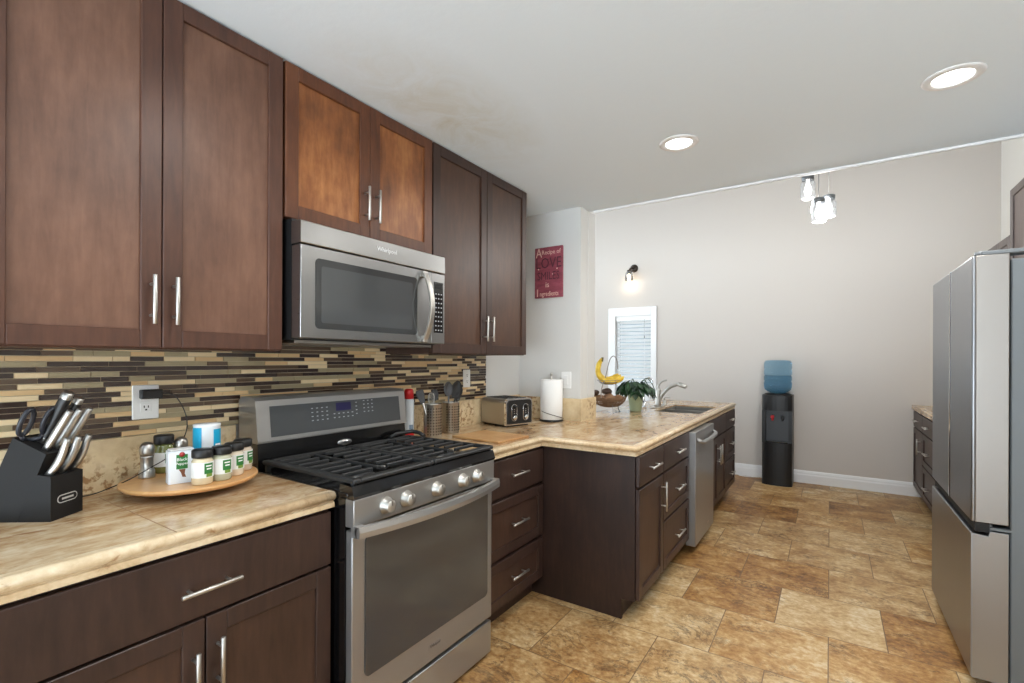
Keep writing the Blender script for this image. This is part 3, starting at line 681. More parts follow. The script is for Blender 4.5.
def pendant(x, y, z0, h, label):
    t = thing('jar_pendant', label, 'pendant lamp', (x, y, z0), 'glass jar pendants beyond the kitchen ceiling')
    MB().lathe([(0, .004), (.03, 0), (.044, .006), (.048, .02), (.048, h*.66), (.04, h*.76), (.036, h*.8), (.034, h*.8), (.038, h*.75), (.045, h*.65), (.045, .022), (.04, .01), (0, .009)], (x, y, z0), 24).build('jar', jarglass, t)
    MB().lathe([(0, h*.8), (.04, h*.8), (.041, h*.97), (.03, h), (0, h)], (x, y, z0), 20).build('cap', plain('pendant_cap', S(128, 132, 136), .35, metal=.8), t)
    MB().lathe([(0, h*.14), (.018, h*.2), (.026, h*.36), (.02, h*.52), (.012, h*.64), (.012, h*.79), (0, h*.79)], (x, y, z0), 16).build('bulb', bulbm, t)
    MB().cyl((x, y, z0+h), (x, y, 3.75), .0025, n=6).build('cord', plain('pendant_cord', S(120, 118, 115), .5), t)
    L = bpy.data.lights.new('pendant_light', 'POINT'); L.energy = 14.5; L.shadow_soft_size = .05; L.color = (1, .985, .96)
    lo = bpy.data.objects.new('light_source', L); C.objects.link(lo); lo.parent = t; lo.location = (0, 0, -.05)
pendant(1.848, 4.2, 2.535, .178, 'highest of three lit glass jar pendants, hung on the shortest cord')
pendant(1.917, 4.16, 2.345, .178, 'lowest of three lit glass jar pendants hanging in front of the far wall')
pendant(1.978, 4.32, 2.41, .17, 'middle-height lit glass jar pendant partly hidden behind the lowest jar')
t = thing('wall_sconce', 'small bronze wall sconce with a lit bare bulb above the window', 'wall lamp', (-.185, YW, 2.45))
bronze = plain('bronze', S(72, 62, 54), .4, metal=.7)
mb = MB(); mb.lathe([(0, 0), (.052, 0), (.052, .012), (.03, .025), (0, .028)], (-.165, YW, 2.54), 24, axis=(0, -1, 0)); mb.tube([(-.165, YW-.02, 2.54), (-.175, YW-.06, 2.54), (-.188, YW-.088, 2.525), (-.195, YW-.095, 2.50)], .013, 8); mb.lathe([(0, .02), (.028, .018), (.034, -.03), (0, -.03)], (-.2, YW-.095, 2.49), 16); mb.build('bracket', bronze, t)
warm = plain('warm_bulb', (1, 1, 1, 1), .4, emit=(1, .8, .55, 1), emits=5)
MB().lathe([(0, -.06), (.02, -.055), (.032, -.03), (.026, 0), (.014, .02), (.014, .035), (0, .035)], (-.2, YW-.095, 2.43), 16).build('bulb', warm, t)
MB().lathe([(.03, .03), (.05, .0), (.052, -.085), (.05, -.085), (.048, 0), (.028, .028)], (-.2, YW-.095, 2.46), 20).build('glass_shade', jarglass, t)
L = bpy.data.lights.new('sconce_light', 'POINT'); L.energy = .8; L.color = (1, .8, .55); L.shadow_soft_size = .04
lo = bpy.data.objects.new('light_source', L); C.objects.link(lo); lo.parent = t; lo.location = (-.015, -.095, -.12)

# ------------------------------------------------------------------ sign, outlets, switch
t = thing('wall_sign', 'red rectangular wall sign with cream and dark lettering beside the wall cabinet', 'sign', (.262, YS-.001, 1.79))
sm, stn, sb = newmat('red_painted_board'); n_ = noise(stn, coords(stn, (1, 1, 3)), 9, 6, .65)
stn.links.new(ramp(stn, n_, [(.35, S(122, 52, 64)), (.55, S(148, 70, 84)), (.72, S(168, 92, 102))]), sb.inputs['Base Color']); setp(sb, rough=.6)
MB().box(.146, .379, YS-.02, YS-.001, 1.792, 2.165, 0, .004).build('board', sm, t)
cream, maroon = plain('cream_lettering', S(230, 190, 176), .6), plain('dark_lettering', S(84, 34, 48), .6)
yy = YS-.0205
for body, size, x, z, m, sx in (('A', .098, .183, 2.122, cream, .8), ('Recipe of', .046, .285, 2.125, cream, .9), ('LOVE', .112, .263, 2.043, maroon, .8), ('SMILES', .084, .263, 1.95, maroon, .76),
                                ('is', .056, .255, 1.886, cream, 1), ('I', .08, .172, 1.827, cream, 1), ('ngredients', .05, .27, 1.82, cream, .75)):
    mb = MB(); add_text(mb, body, size, (x, yy, z), 'Y', 0, sx); mb.build('lettering', m, t)
mb = MB()
for x, z in ((.18, 2.005), (.335, 2.0), (.3, 1.963)): mb.lathe([(0, 0), (.006, 0), (0, .001)], (x, yy, z), 8, axis=(0, -1, 0))
mb.build('dots', cream, t)
def plate(name, label, y, z, kind, w=.078, h=.118, facing='X', x=.0088):
    t = thing(name, label, 'outlet' if 'outlet' in name else 'switch', (x, y, z) if facing == 'X' else (y, x, z))
    def bx(mb, a, b, c, d, e0, e1, m=0, bev=0):
        if facing == 'X': mb.box(x+e0, x+e1, y+a, y+b, z+c, z+d, m, bev)
        else: mb.box(y+a, y+b, x-e1, x-e0, z+c, z+d, m, bev)
        return mb
    bx(MB(), -w/2, w/2, -h/2, h/2, 0, .006, 0, .002).build('cover_plate', 'white', t)
    if kind == 'outlet':
        for dz in (-.02, .02):
            o = bx(MB(), -.017, .017, dz-.015, dz+.015, .006, .008, 0, .001).build('receptacle', 'white', t)
            mb = MB()
            for a in (-.007, .005): bx(mb, a, a+.003, dz, dz+.008, .008, .0085)
            bx(mb, -.003, .003, dz-.009, dz-.004, .008, .0085); mb.build('slots', 'black', o)
    else: bx(MB(), -.017, .017, -.033, .033, .006, .010, 0, .002).build('rocker', 'white', t)
    return t
plate('wall_outlet', 'white double outlet on the mosaic above the spice turntable, charger plugged in', .69, 1.184, 'outlet')
plate('wall_outlet', 'small white outlet on the mosaic behind the black utensils', 2.455, 1.212, 'outlet', .07, .115)
plate('light_switch', 'white switch plate on the partition behind the paper towels', .405, 1.19, 'switch', .078, .12, 'Y', YS-.0005)
t = thing('power_adapter', 'black charger plugged into the outlet with its thin cable trailing to the counter', 'charger', (.03, .71, 1.2))
MB().box(.0178, .045, .668, .731, 1.196, 1.228, 0, .004, 2).build('plug_body', 'black', t)
cb_pts = [(.034, .731, 1.212), (.04, .745, 1.213), (.045, .769, 1.2), (.05, .794, 1.149), (.05, .804, 1.093), (.07, .78, 1.043), (.12, .718, 1.002), (.165, .655, .985), (.155, .599, .955), (.1, .563, .926), (.06, .531, .9075), (.05, .48, .906), (.05, .36, .9062)]
def smooth_path(P, k=5):
    P = [Vector(p) for p in P]; out = []
    for i in range(len(P)-1):
        p0, p1, p2, p3 = P[max(i-1, 0)], P[i], P[i+1], P[min(i+2, len(P)-1)]
        for j in range(k):
            u = j/k; out.append(.5*((2*p1)+(p2-p0)*u+(2*p0-5*p1+4*p2-p3)*u*u+(3*p1-p0-3*p2+p3)*u**3))
    return out+[P[-1]]
mb = MB(); mb.tube(smooth_path(cb_pts), .0018, 6); mb.build('cable', 'black', t)

# ------------------------------------------------------------------ knife block and its knives
KB = Matrix.Translation((.251, .427, ZC+.0005)) @ Matrix.Rotation(math.radians(36), 4, 'Z')
kb = thing('knife_block', 'black slanted knife block with a lower front step on the counter', 'knife block', (.18, .37, ZC+.0005))
W2 = .05
MB(KB).prism([(-.085, -W2, 0), (-.012, -W2, .178), (-.096, -W2, .222), (-.19, -W2, 0)], (0, 2*W2, 0)).build('slanted_body', 'black_matte', kb)
MB(KB).prism([(0, -W2, 0), (0, -W2, .117), (-.034, -W2, .124), (-.083, -W2, .004), (-.083, -W2, 0)], (0, 2*W2, 0)).build('front_step', 'black_matte', kb)
def cap(mb, x, L, h, th, m=0):
    pts = []
    for i in range(9): a = -PI/2+PI*i/8; pts.append((L/2+h*math.cos(a), h*math.sin(a)))
    for i in range(9): a = PI/2+PI*i/8; pts.append((-L/2+h*math.cos(a), h*math.sin(a)))
    mb.prism([(x, a, .052+b) for a, b in pts], (th, 0, 0), m)
mb = MB(KB); cap(mb, .0003, .04, .011, .0008, 0); cap(mb, .0006, .04, .0085, .0008, 1); mb.box(.001, .0018, -.018, .018, .0495, .0545, 0)
mb.build('badge', [plain('badge_pale', S(190, 190, 188), .4), 'black_matte'], kb)
steelk = plain('knife_steel', S(188, 185, 180), .36, metal=1.0)
def knife(s0, y, z0, L, tilt, w, th, label, black=False, curve=0, grp=None):
    a = math.radians(tilt); d = Vector((math.sin(a), 0, math.cos(a))); nrm = Vector((math.cos(a), 0, -math.sin(a)))
    p = KB @ Vector((s0, y, z0)); t = thing('kitchen_knife', label, 'knife', tuple(p), grp)
    mb = MB(KB); n = 8; rings = []
    for i in range(n+1):
        u = i/n; c = Vector((s0, y, z0)) + d*(L*u-.004) + nrm*(curve*math.sin(PI*u*1.3)*.5)
        ww = w*(.8+.25*math.sin(PI*(u*.9+.1))) if not black else w
        if i == n: ww *= .9
        rings.append([mb.bm.verts.new(c + nrm*ww/2*cx + Vector((0, th/2*cy, 0))) for cx, cy in ((-1, -.6), (-.7, -1), (.7, -1), (1, -.6), (1, .6), (.7, 1), (-.7, 1), (-1, .6))])
    for i, (r0, r1) in enumerate(zip(rings, rings[1:])):
        for j in range(8):
            f = mb.bm.faces.new((r0[j], r0[(j+1) % 8], r1[(j+1) % 8], r1[j])); f.smooth = True
            f.material_index = 1 if (black and i < n-1 and j in (0, 1, 2, 3, 4, 5, 6) and i > 0) else 0
    mb.bm.faces.new(rings[0]); mb.bm.faces.new(rings[-1])
    mb.build('handle', [steelk, 'black'], t)
    return t
topz = lambda s: .178+(s+.012)*(-.5238)
for k, y in enumerate((-.034, .0, .034)):
    knife(-.02, y, .1215, .112, 30, .017, .012, ('steak knife with curved steel handle in the block\'s front step, ' + ('nearest the room', 'middle of three', 'closest to the wall')[k]), curve=.012, grp='steak knives in the block')
for k, y in enumerate((-.03, .002, .034)):
    knife(-.03, y, topz(-.03), .125, 31, .017, .013, 'steel-handled kitchen knife in the block\'s upper row, ' + ('nearest the room', 'middle of three', 'closest to the wall')[k], grp='kitchen knives in the block')
knife(-.062, -.004, topz(-.062), .155, 27, .024, .02, 'large black and steel knife handle rising highest from the block', True, grp='large knives in the block')
knife(-.058, .03, topz(-.058), .14, 29, .021, .018, 'broad black and steel knife handle behind the upper row, near the wall', True, grp='large knives in the block')
sc = thing('scissors', 'dark kitchen scissors with two finger loops standing in the knife block', 'scissors', tuple(KB @ Vector((-.085, -.03, .215))))
navy = plain('scissor_handle', S(40, 42, 50), .35)
for cy, rx, sgn in ((-.043, .0155, -1), (-.004, .017, 1)):
    mb = MB(KB); d = Vector((math.sin(.35), 0, math.cos(.35))); c = Vector((-.052+sgn*.012, -.028+sgn*.02, .262))
    mb.tube([c + Vector((0, rx*math.cos(2*PI*i/20), 0)) + d*(.036*math.sin(2*PI*i/20)) for i in range(20)], .0058, 8, closed=True)
    mb.tube([c - d*.036, c - d*.05 + Vector((0, -sgn*.012, 0)), Vector((-.087, -.028, .214))], .006, 8)
    mb.build('finger_loop', navy, sc)

# ------------------------------------------------------------------ spice turntable
PX_, PY_, PZ = .222, .748, .944
t = thing('turntable', 'round wooden turntable tray holding spices on the counter by the range', 'tray', (PX_, PY_, ZC))
MB().lathe([(0, .022), (.17, .022), (.186, .026), (.194, .034), (.193, .041), (.186, .041), (0, .041)], (PX_, PY_, ZC), 56).build('tray', 'bamboo', t)
MB().lathe([(0, .0005), (.09, .0005), (.09, .012), (.1, .0215), (0, .0215)], (PX_, PY_, ZC), 40).build('base', 'black', t)
def mill(x, y, label):
    t = thing('pepper_mill', label, 'pepper mill', (x, y, PZ+.0005), 'steel pepper mills')
    MB().lathe([(0, 0), (.023, 0), (.023, .006), (.0225, .008), (.022, .022), (.019, .027), (.0175, .03), (.0175, .062), (.019, .066), (.019, .072), (0, .072)], (x, y, PZ+.0005), 24).build('body', steelk, t)
    MB().lathe([(0, .0725), (.0185, .0725), (.0205, .08), (.0215, .09), (.0205, .1), (.016, .11), (.008, .116), (0, .117)], (x, y, PZ+.0005), 24).build('head', steelk, t)
mill(.122, .656, 'steel pepper mill near the knife block on the turntable'); mill(.09, .768, 'steel pepper mill hidden behind the blue and white canister')
jlab, jgreen, jwhite = plain('jar_label', S(232, 234, 232), .45), plain('label_green', S(42, 118, 54), .5), plain('label_white', S(246, 246, 246), .5)
def arc(mb, c, r, a0, a1, z0, z1, m=0, n=28):
    r += .0005
    mb.lathe([(r, z0), (r, z1)], c, n, m, math.radians(a0), math.radians(a1))
def spice(x, y, content, label, green=True, face=-18, h=.108):
    t = thing('spice_jar', label, 'spice jar', (x, y, PZ+.0005), 'spice jars on the turntable'); c = (x, y, PZ+.0005); r = .0295
    MB().lathe([(0, 0), (r-.003, 0), (r, .004), (r, h*.66), (r-.004, h*.72), (r-.005, h*.76), (0, h*.76)], c, 24).build('glass', plain('jar_contents', content, .12, coat=.6), t)
    mb = MB(); arc(mb, c, r+.0004, face-95, face+95, .022, .07); mb.build('label', jlab, t)
    mb = MB(); arc(mb, c, r+.0008, face+4, face+56, .034, .066, 0); arc(mb, c, r+.0012, face+12, face+46, .056, .06, 1); arc(mb, c, r+.0012, face+16, face+44, .047, .051, 1)
    arc(mb, c, r+.0009, face+14, face+50, .024, .034, 2); mb.build('emblem', [jgreen, jwhite, plain('herb', S(120, 150, 60), .6)], t)
    mb = MB(); mb.lathe([(0, h*.765), (r-.001, h*.765), (r, h*.785), (r, h*.97), (r-.003, h), (0, h)], c, 28); mb.build('lid', 'black', t)
cr = S(222, 206, 172)
spice(.352, .722, cr, 'spice jar with cream powder and black lid, closest to the room on the turntable')
spice(.345, .782, S(190, 190, 164), 'second spice jar along the turntable rim, with greenish contents', face=-22)
spice(.312, .838, S(226, 212, 190), 'spice jar with pale contents, third along the turntable rim')
spice(.262, .893, S(214, 196, 176), 'black-lidded spice jar at the turntable edge nearest the range', face=-5)
spice(.075, .722, S(110, 116, 60), 'black-lidded herb jar against the wall behind the steel mill', h=.128)
t = thing('spice_tin', 'white rectangular spice tin with a green label at the front of the turntable', 'tin', (.29, .69, PZ+.0005))
TM = Matrix.Translation((.272, .694, PZ+.0005)) @ Matrix.Rotation(math.radians(-12), 4, 'Z')
mb = MB(TM); mb.prism([(-.0255, -.031, z) for z in ()] or [(.02, -.036, 0), (.0255, -.031, 0), (.0255, .031, 0), (.02, .036, 0), (-.02, .036, 0), (-.0255, .031, 0), (-.0255, -.031, 0), (-.02, -.036, 0)], (0, 0, .1))
mb.build('can', plain('tin_white', S(232, 238, 244), .3), t)
MB(TM).box(-.022, .022, -.032, .032, .1003, .106, 0, .003, 2).build('lid', 'white', t)
mb = MB(TM); mb.box(.0256, .0261, -.016, .014, .045, .09, 0); add_text(mb, 'Black', .0135, (.0263, -.001, .0745), 'X', 1); add_text(mb, 'Pepper', .0118, (.0263, -.001, .0615), 'X', 1)
mb.lathe([(0, 0), (.008, 0), (0, .0005)], (.0262, -.001, .09), 12, 2, axis=(1, 0, 0)); mb.prism([(.0257, -.01, .044), (.0257, .008, .044), (.0257, .006, .03), (.0257, .01, .018), (.0257, .0, .02), (.0257, -.004, .034)], (.0005, 0, 0), 3)
mb.build('label', [jgreen, jwhite, plain('label_red', S(176, 60, 60), .5), plain('label_brown', S(128, 78, 52), .5)], t)
t = thing('salt_canister', 'tall white and bright blue salt canister in the middle of the spice jars', 'canister', (.2, .80, PZ+.0005)); c = (.2, .803, PZ+.0005)
MB().lathe([(0, 0), (.039, 0), (.04, .003), (.04, .158), (.041, .16), (.041, .166), (0, .167)], c, 32).build('tube', plain('canister_white', S(240, 244, 247), .4), t)
cy_ = plain('canister_blue', S(22, 170, 214), .45)
mb = MB(); arc(mb, c, .0405, -118, -46, .004, .157, 0, 12); arc(mb, c, .0405, 4, 70, .06, .15, 0, 12); arc(mb, c, .0408, 12, 46, .082, .10, 1); arc(mb, c, .0408, 10, 40, .07, .076, 1); mb.build('label', [cy_, jwhite], t)

# ------------------------------------------------------------------ things right of the range
t = thing('spray_can', 'red-capped white aerosol can beside the backguard of the range', 'spray can', (.06, 1.893, ZC+.0005)); c = (.06, 1.893, ZC+.0005)
redm = plain('can_red', S(206, 36, 40), .35)
MB().lathe([(0, 0), (.026, 0), (.028, .004), (.028, .205), (.024, .214), (0, .214)], c, 24, mats=[1, 1, 0, 0, 0]).build('can', [plain('can_white', S(214, 222, 228), .3), redm], t)
mb = MB(); arc(mb, c, .0284, -180, 180, .006, .034, 0, 24); arc(mb, c, .0284, -40, 10, .05, .075, 1); mb.build('label', [redm, plain('can_blue_print', S(120, 140, 160), .4)], t)
MB().lathe([(0, .2145), (.0255, .2145), (.0255, .258), (.02, .268), (.014, .27), (0, .27)], c, 24).build('cap', redm, t)
def canister(x, y, h, label):
    t = thing('utensil_holder', label, 'utensil holder', (x, y, ZC+.0005), 'perforated steel utensil holders'); r = .05; c = (x, y, ZC+.0005)
    MB().lathe([(0, .002), (r-.004, .002), (r-.001, 0), (r, .003), (r, h-.003), (r+.0015, h), (r-.0015, h), (r-.002, h-.003), (r-.002, .005), (0, .005)], c, 40).build('cup', 'steel', t)
    mb = MB()
    for a in range(-76, 60, 18):
        for j in range(10):
            z = .02+j*(h-.03)/10; aa = math.radians(a); p = Vector((x+(r-.0004)*math.cos(aa), y+(r-.0004)*math.sin(aa), ZC+z)); mb.lathe([(0, .0013), (.0038, .0013), (.0038, 0)], p, 8, axis=(math.cos(aa), math.sin(aa), 0))
    mb.build('perforations', 'dark', t)
    return t
canister(.145, 1.99, .186, 'perforated steel utensil holder nearer the red-capped can, with steel tools')
canister(.115, 2.18, .180, 'perforated steel utensil holder holding the black spoon and spatula')
grey_p = plain('grey_nylon', S(74, 74, 76), .45)
def utensil(name, label, base, tip, head, mats, group=None):
    t = thing(name, label, name.replace('_', ' '), base, group)
    b, p = Vector(base), Vector(tip); MB().cyl(b, p, .0048, .0055, n=10).build('handle', mats[0], t)
    d = (p-b).normalized(); v = Vector((.8, -.6, 0)); side = d.cross(v).normalized(); nn = side.cross(d).normalized()
    mb = MB(); kind, w, L = head
    if kind == 'whisk':
        for k in range(4):
            a = PI*k/4; q = side*math.cos(a)+nn*math.sin(a)
            mb.tube([p + d*(L*(1-math.cos(u))/2) + q*(w*math.sin(u)*(.6+.4*(1-math.cos(u))/2)) for u in [PI*i/12 for i in range(13)]] + [p + d*(L*(1-math.cos(u))/2) - q*(w*math.sin(u)*(.6+.4*(1-math.cos(u))/2)) for u in [PI-PI*i/12 for i in range(1, 13)]], .0013, 5)
    else:
        n = 10; r0 = []
        for i in range(n+1):
            u = i/n
            ww = w*(math.sin(PI*min(.97, .08+.9*u)))**.6 if kind != 'spatula' else w*(.55+.45*min(1, u*1.6)) * (1 if u < .93 else .8)
            dish = (.016 if kind == 'spoon' else .003)*math.sin(PI*u)
            r0.append([mb.bm.verts.new(p+d*(L*u)+side*ww*sx - nn*dish*(1-sx*sx*.8)) for sx in (-1, -.5, 0, .5, 1)])
        r1 = [[mb.bm.verts.new(vv.co-nn*.0025) for vv in row] for row in r0]
        for i in range(n):
            for j in range(4):
                for rr in (r0, r1): mb.bm.faces.new((rr[i][j], rr[i][j+1], rr[i+1][j+1], rr[i+1][j])).smooth = True
            for j in (0, 4): mb.bm.faces.new((r0[i][j], r0[i+1][j], r1[i+1][j], r1[i][j]))
        for j in range(4):
            for i in (0, n): mb.bm.faces.new((r0[i][j], r0[i][j+1], r1[i][j+1], r1[i][j]))
    mb.build('head', mats[1], t)
    return t
utensil('spoon', 'grey nylon spoon standing upright in the second utensil holder', (.113, 2.165, .915), (.118, 2.155, 1.12), ('spoon', .027, .085), [grey_p, grey_p])
utensil('serving_spoon', 'large black serving spoon leaning out of the second utensil holder', (.10, 2.18, .915), (.10, 2.235, 1.10), ('spoon', .036, .11), ['black', 'black'])
utensil('spatula', 'black spatula leaning toward the toaster from the second utensil holder', (.125, 2.175, .915), (.09, 2.265, 1.085), ('spatula', .026, .09), ['black', 'black'])
utensil('turner', 'dark turner leaning back toward the spray can from the first utensil holder', (.165, 1.97, .915), (.13, 1.93, 1.095), ('spatula', .022, .075), [steelk, grey_p])
utensil('whisk', 'steel wire whisk in the first utensil holder', (.14, 1.985, .915), (.14, 1.985, 1.075), ('whisk', .022, .075), [steelk, steelk])
utensil('slotted_spoon', 'steel spoon leaning sideways out of the first utensil holder', (.135, 1.98, .915), (.10, 2.05, 1.10), ('spoon', .024, .07), [steelk, grey_p])
# toaster
TB = Matrix.Translation((.182, 2.668, ZC)) @ Matrix.Rotation(math.radians(-15), 4, 'Z')
t = thing('toaster', 'four-slot steel toaster with black control front in the counter corner', 'toaster', (.182, 2.668, ZC))
def rprism(mb, x0, x1, w, z0, z1, r, m=0):
    pts = []
    for cy, cz, a in ((w-r, z1-r, 0), (-w+r, z1-r, PI/2), (-w+.008, z0+.008, PI), (w-.008, z0+.008, 1.5*PI)):
        rr = r if cz > .1 else .008
        for i in range(6): pts.append((x0, cy+rr*math.cos(a+PI/2*i/5), cz+rr*math.sin(a+PI/2*i/5)))
    mb.prism(pts, (x1-x0, 0, 0), m)
mb = MB(TB); rprism(mb, -.125, .112, .116, .012, .180, .03); mb.build('shell', 'steel', t)
mb = MB(TB); rprism(mb, .112, .13, .116, .010, .182, .03); mb.build('front_bezel', 'chrome', t)
mb = MB(TB); rprism(mb, .1301, .136, .104, .02, .172, .026); fp = mb.build('control_front', 'black', t)
for cy in (-.05, .05):
    mb = MB(TB); pts = []
    for i in range(20):
        a = 2*PI*i/20; pts.append((.1365, cy+.023*math.cos(a), .092+(.03 if math.sin(a) > 0 else -.03)+.023*math.sin(a)))
    mb.tube(pts, .0022, 6, closed=True); mb.build('oval_trim', 'chrome', fp)
    MB(TB).box(.136, .162, cy-.014, cy+.014, .128, .137, 0, .003).build('lever', 'black', fp)
    MB(TB).lathe([(0, 0), (.0155, 0), (.0155, .009), (.012, .013), (0, .013)], (.136, cy, .06), 20, axis=(1, 0, 0)).build('dial', 'chrome', fp)
    mb = MB(TB)
    for k in range(3): mb.box(.136, .1372, cy-.003, cy+.003, .085+k*.012, .09+k*.012)
    mb.build('buttons', 'nickel', fp)
mb = MB(TB); mb.box(-.11, .105, -.084, .084, .1802, .184, 0, .002); 
for y in (-.055, -.02, .02, .055): mb.box(-.095, .08, y-.009, y+.009, .1835, .1855, 1)
mb.build('slot_top', ['black', 'dark'], t)
MB(TB).box(-.115, .11, -.095, .095, .0005, .0115).build('base', 'black', t)
CM = Matrix.Translation((.422, 2.16, ZC+.0005)) @ Matrix.Rotation(math.radians(-4), 4, 'Z')
mb = MB(CM); mb.box(-.165, .165, -.135, .135, 0, .012, 0, .003, 2); tag(mb.build('cutting_board', 'board'), 'thin honey-coloured wooden cutting board lying on the counter before the toaster', 'cutting board')
# paper towels
pt = thing('paper_towel_holder', 'dark wire paper towel holder with round base by the partition', 'holder', (.345, 2.995, ZC)); x, y = .345, 2.995
MB().lathe([(0, .0005), (.082, .0005), (.085, .004), (.083, .010), (.02, .012), (0, .012)], (x, y, ZC), 36).build('base', 'black', pt)
MB().cyl((x, y, ZC+.012), (x, y, ZC+.325), .006, n=10).ball((x, y, ZC+.333), .011).build('post', 'nickel', pt)
mb = MB(); arc_p = [(x+.0845*math.cos(a), y+.0845*math.sin(a), ZC+.075-.062*((a+2.0)/2.6)) for a in [-2.0+2.6*i/20 for i in range(21)]]; mb.tube(arc_p, .0022, 6); mb.build('tension_arm', 'black', pt)
rollm, rt, rb = newmat('paper_towel'); setp(rb, base=S(244, 244, 242), rough=.9); bump(rt, rb, noise(rt, coords(rt), 120, 2), .3, .001)
MB().lathe([(.02, .014), (.076, .014), (.079, .018), (.079, .29), (.076, .294), (.02, .294), (.02, .014)], (x, y, ZC), 40).build('roll_tmp', rollm)
o = bpy.data.objects['roll_tmp']; o.name = 'paper_towel_roll'; tag(o, 'white paper towel roll standing on the wire holder', 'paper towels')

# fruit stand with fruit
fs = thing('fruit_stand', 'two-tier brown wire fruit stand with arched handle on the peninsula', 'fruit stand', (.465, 3.76, ZC)); fx, fy = .465, 3.76
wire = plain('stand_wire', S(140, 132, 124), .4, metal=.6); wick = plain('basket_brown', S(122, 92, 66), .6)
mb = MB()
def wring(r, z, n=28): return [(fx+r*math.cos(2*PI*i/n), fy+r*math.sin(2*PI*i/n), ZC+z) for i in range(n)]
for r, z in ((.14, .125), (.136, .112), (.13, .1), (.12, .087), (.107, .074), (.09, .063), (.07, .054), (.045, .049)): mb.tube(wring(r, z), .0036, 6, closed=True)
for k in range(28):
    a = 2*PI*k/28; mb.tube([(fx+r*math.cos(a), fy+r*math.sin(a), ZC+z) for r, z in ((.02, .047), (.07, .053), (.107, .073), (.13, .099), (.14, .126))], .0026, 5)
mb.build('lower_basket', wick, fs)
mb = MB()
for k in range(3):
    a = -.9+2*PI*k/3; mb.tube([(fx+r*math.cos(a), fy+r*math.sin(a), ZC+z) for r, z in ((.105, .07), (.112, .045), (.118, .02), (.126, .005), (.132, .0045))], .004, 6)
mb.build('feet', wire, fs)
hk = [(fx-.02, fy-.115, ZC+.12), (fx-.025, fy-.09, ZC+.2), (fx-.02, fy-.02, ZC+.3), (fx-.005, fy-.01, ZC+.38), (fx+.01, fy, ZC+.44), (fx+.035, fy+.005, ZC+.466), (fx+.06, fy+.01, ZC+.445), (fx+.07, fy+.01, ZC+.40), (fx+.072, fy+.008, ZC+.36)]
mb = MB(); mb.tube(smooth_path(hk), .004, 8); mb.build('arched_handle', wire, fs)
ux, uy, uz = fx-.01, fy+.02, .27
mb = MB()
for r, z in ((.095, .265), (.08, .248), (.06, .236), (.035, .23)): mb.tube([(ux+r*math.cos(2*PI*i/24), uy+r*math.sin(2*PI*i/24), ZC+z) for i in range(24)], .002, 5, closed=True)
for k in range(12):
    a = 2*PI*k/12; mb.tube([(ux+r*math.cos(a), uy+r*math.sin(a), ZC+z) for r, z in ((.0, .228), (.06, .235), (.095, .265))], .0018, 5)
mb.build('upper_basket', wire, fs)
bn = thing('banana_bunch', 'yellow bunch of bananas in the upper tier of the fruit stand', 'bananas', (ux, uy, ZC+.33))
bm_, bt, bb_ = newmat('banana_skin'); bt.links.new(ramp(bt, noise(bt, coords(bt), 22, 4), [(.4, S(214, 172, 40)), (.62, S(240, 206, 74))]), bb_.inputs['Base Color']); setp(bb_, rough=.45)
stem = plain('banana_stem', S(96, 82, 44), .7)
rt_, dp_ = Vector((.834, .552, 0)), Vector((-.552, .834, 0)); bc = Vector((ux, uy-.01, ZC))
for dz, dd, sc_ in ((0, -.03, 1), (.012, .008, .9), (.02, .04, .82)):
    pts = [bc + rt_*(r_*sc_ - .012*(1-sc_)*4) + dp_*dd*(i/6 if i < 6 else 1) + Vector((0, 0, z_+dz)) for i, (r_, z_) in enumerate(((-.055, .425), (-.072, .40), (-.086, .365), (-.088, .325), (-.07, .288), (-.035, .262), (.01, .252), (.055, .258), (.09, .272), (.112, .288), (.122, .298)))]
    MB().tube(smooth_path(pts, 3), [.009, .011, .013, .0155, .0175] + [.0215]*20 + [.02, .017, .014, .010, .008, .006][:6], 8).build('banana', bm_, bn)
MB().cyl(bc+rt_*-.055+Vector((0, 0, .42)), bc+rt_*-.047+Vector((0, 0, .455)), .012, .009).build('stem', stem, bn, 'brown stem end')
lump = plain('brown_skin', S(132, 96, 66), .7); dkl = plain('dark_skin', S(70, 50, 38), .6)
def potato(x, y, z, r, m, label, name='potato', cat='potato', sq=(1.25, 1, .85), rot=0):
    mb = MB(Matrix.Translation((x, y, z)) @ Matrix.Rotation(rot, 4, 'Z')); mb.ball((0, 0, 0), r*sq[0], r*sq[1], r*sq[2], n=16, k=10)
    for v in mb.bm.verts: v.co *= 1+.07*math.sin(v.co.x*90+v.co.y*70)+.05*math.sin(v.co.z*110+x*50)
    tag(mb.build(name, m), label, cat, 'brown produce in the lower basket')
for k, (dx, dy, r, w_) in enumerate(((-.062, -.048, .036, 'nearest the sign wall'), (.035, -.062, .037, 'at the rim facing the aisle'), (.072, .035, .036, 'beside the potted plant'), (-.03, .058, .036, 'at the back'))):
    potato(fx+dx, fy+dy, ZC+.118, r, lump, 'brown potato in the lower basket of the fruit stand, ' + w_, rot=k*1.1)
potato(fx+.003, fy-.002, ZC+.125, .034, lump, 'brown potato in the middle of the lower basket of the fruit stand')
potato(fx-.095, fy-.075, ZC+.162, .026, dkl, 'dark brown overripe fruit sticking up at the basket rim nearest the sign wall', 'overripe_fruit', 'fruit', (1.7, .8, .9), .9)
potato(fx-.03, fy+.03, ZC+.172, .03, dkl, 'dark brown overripe fruit heaped at the middle of the lower basket', 'overripe_fruit', 'fruit', (1.5, .9, .9), .3)

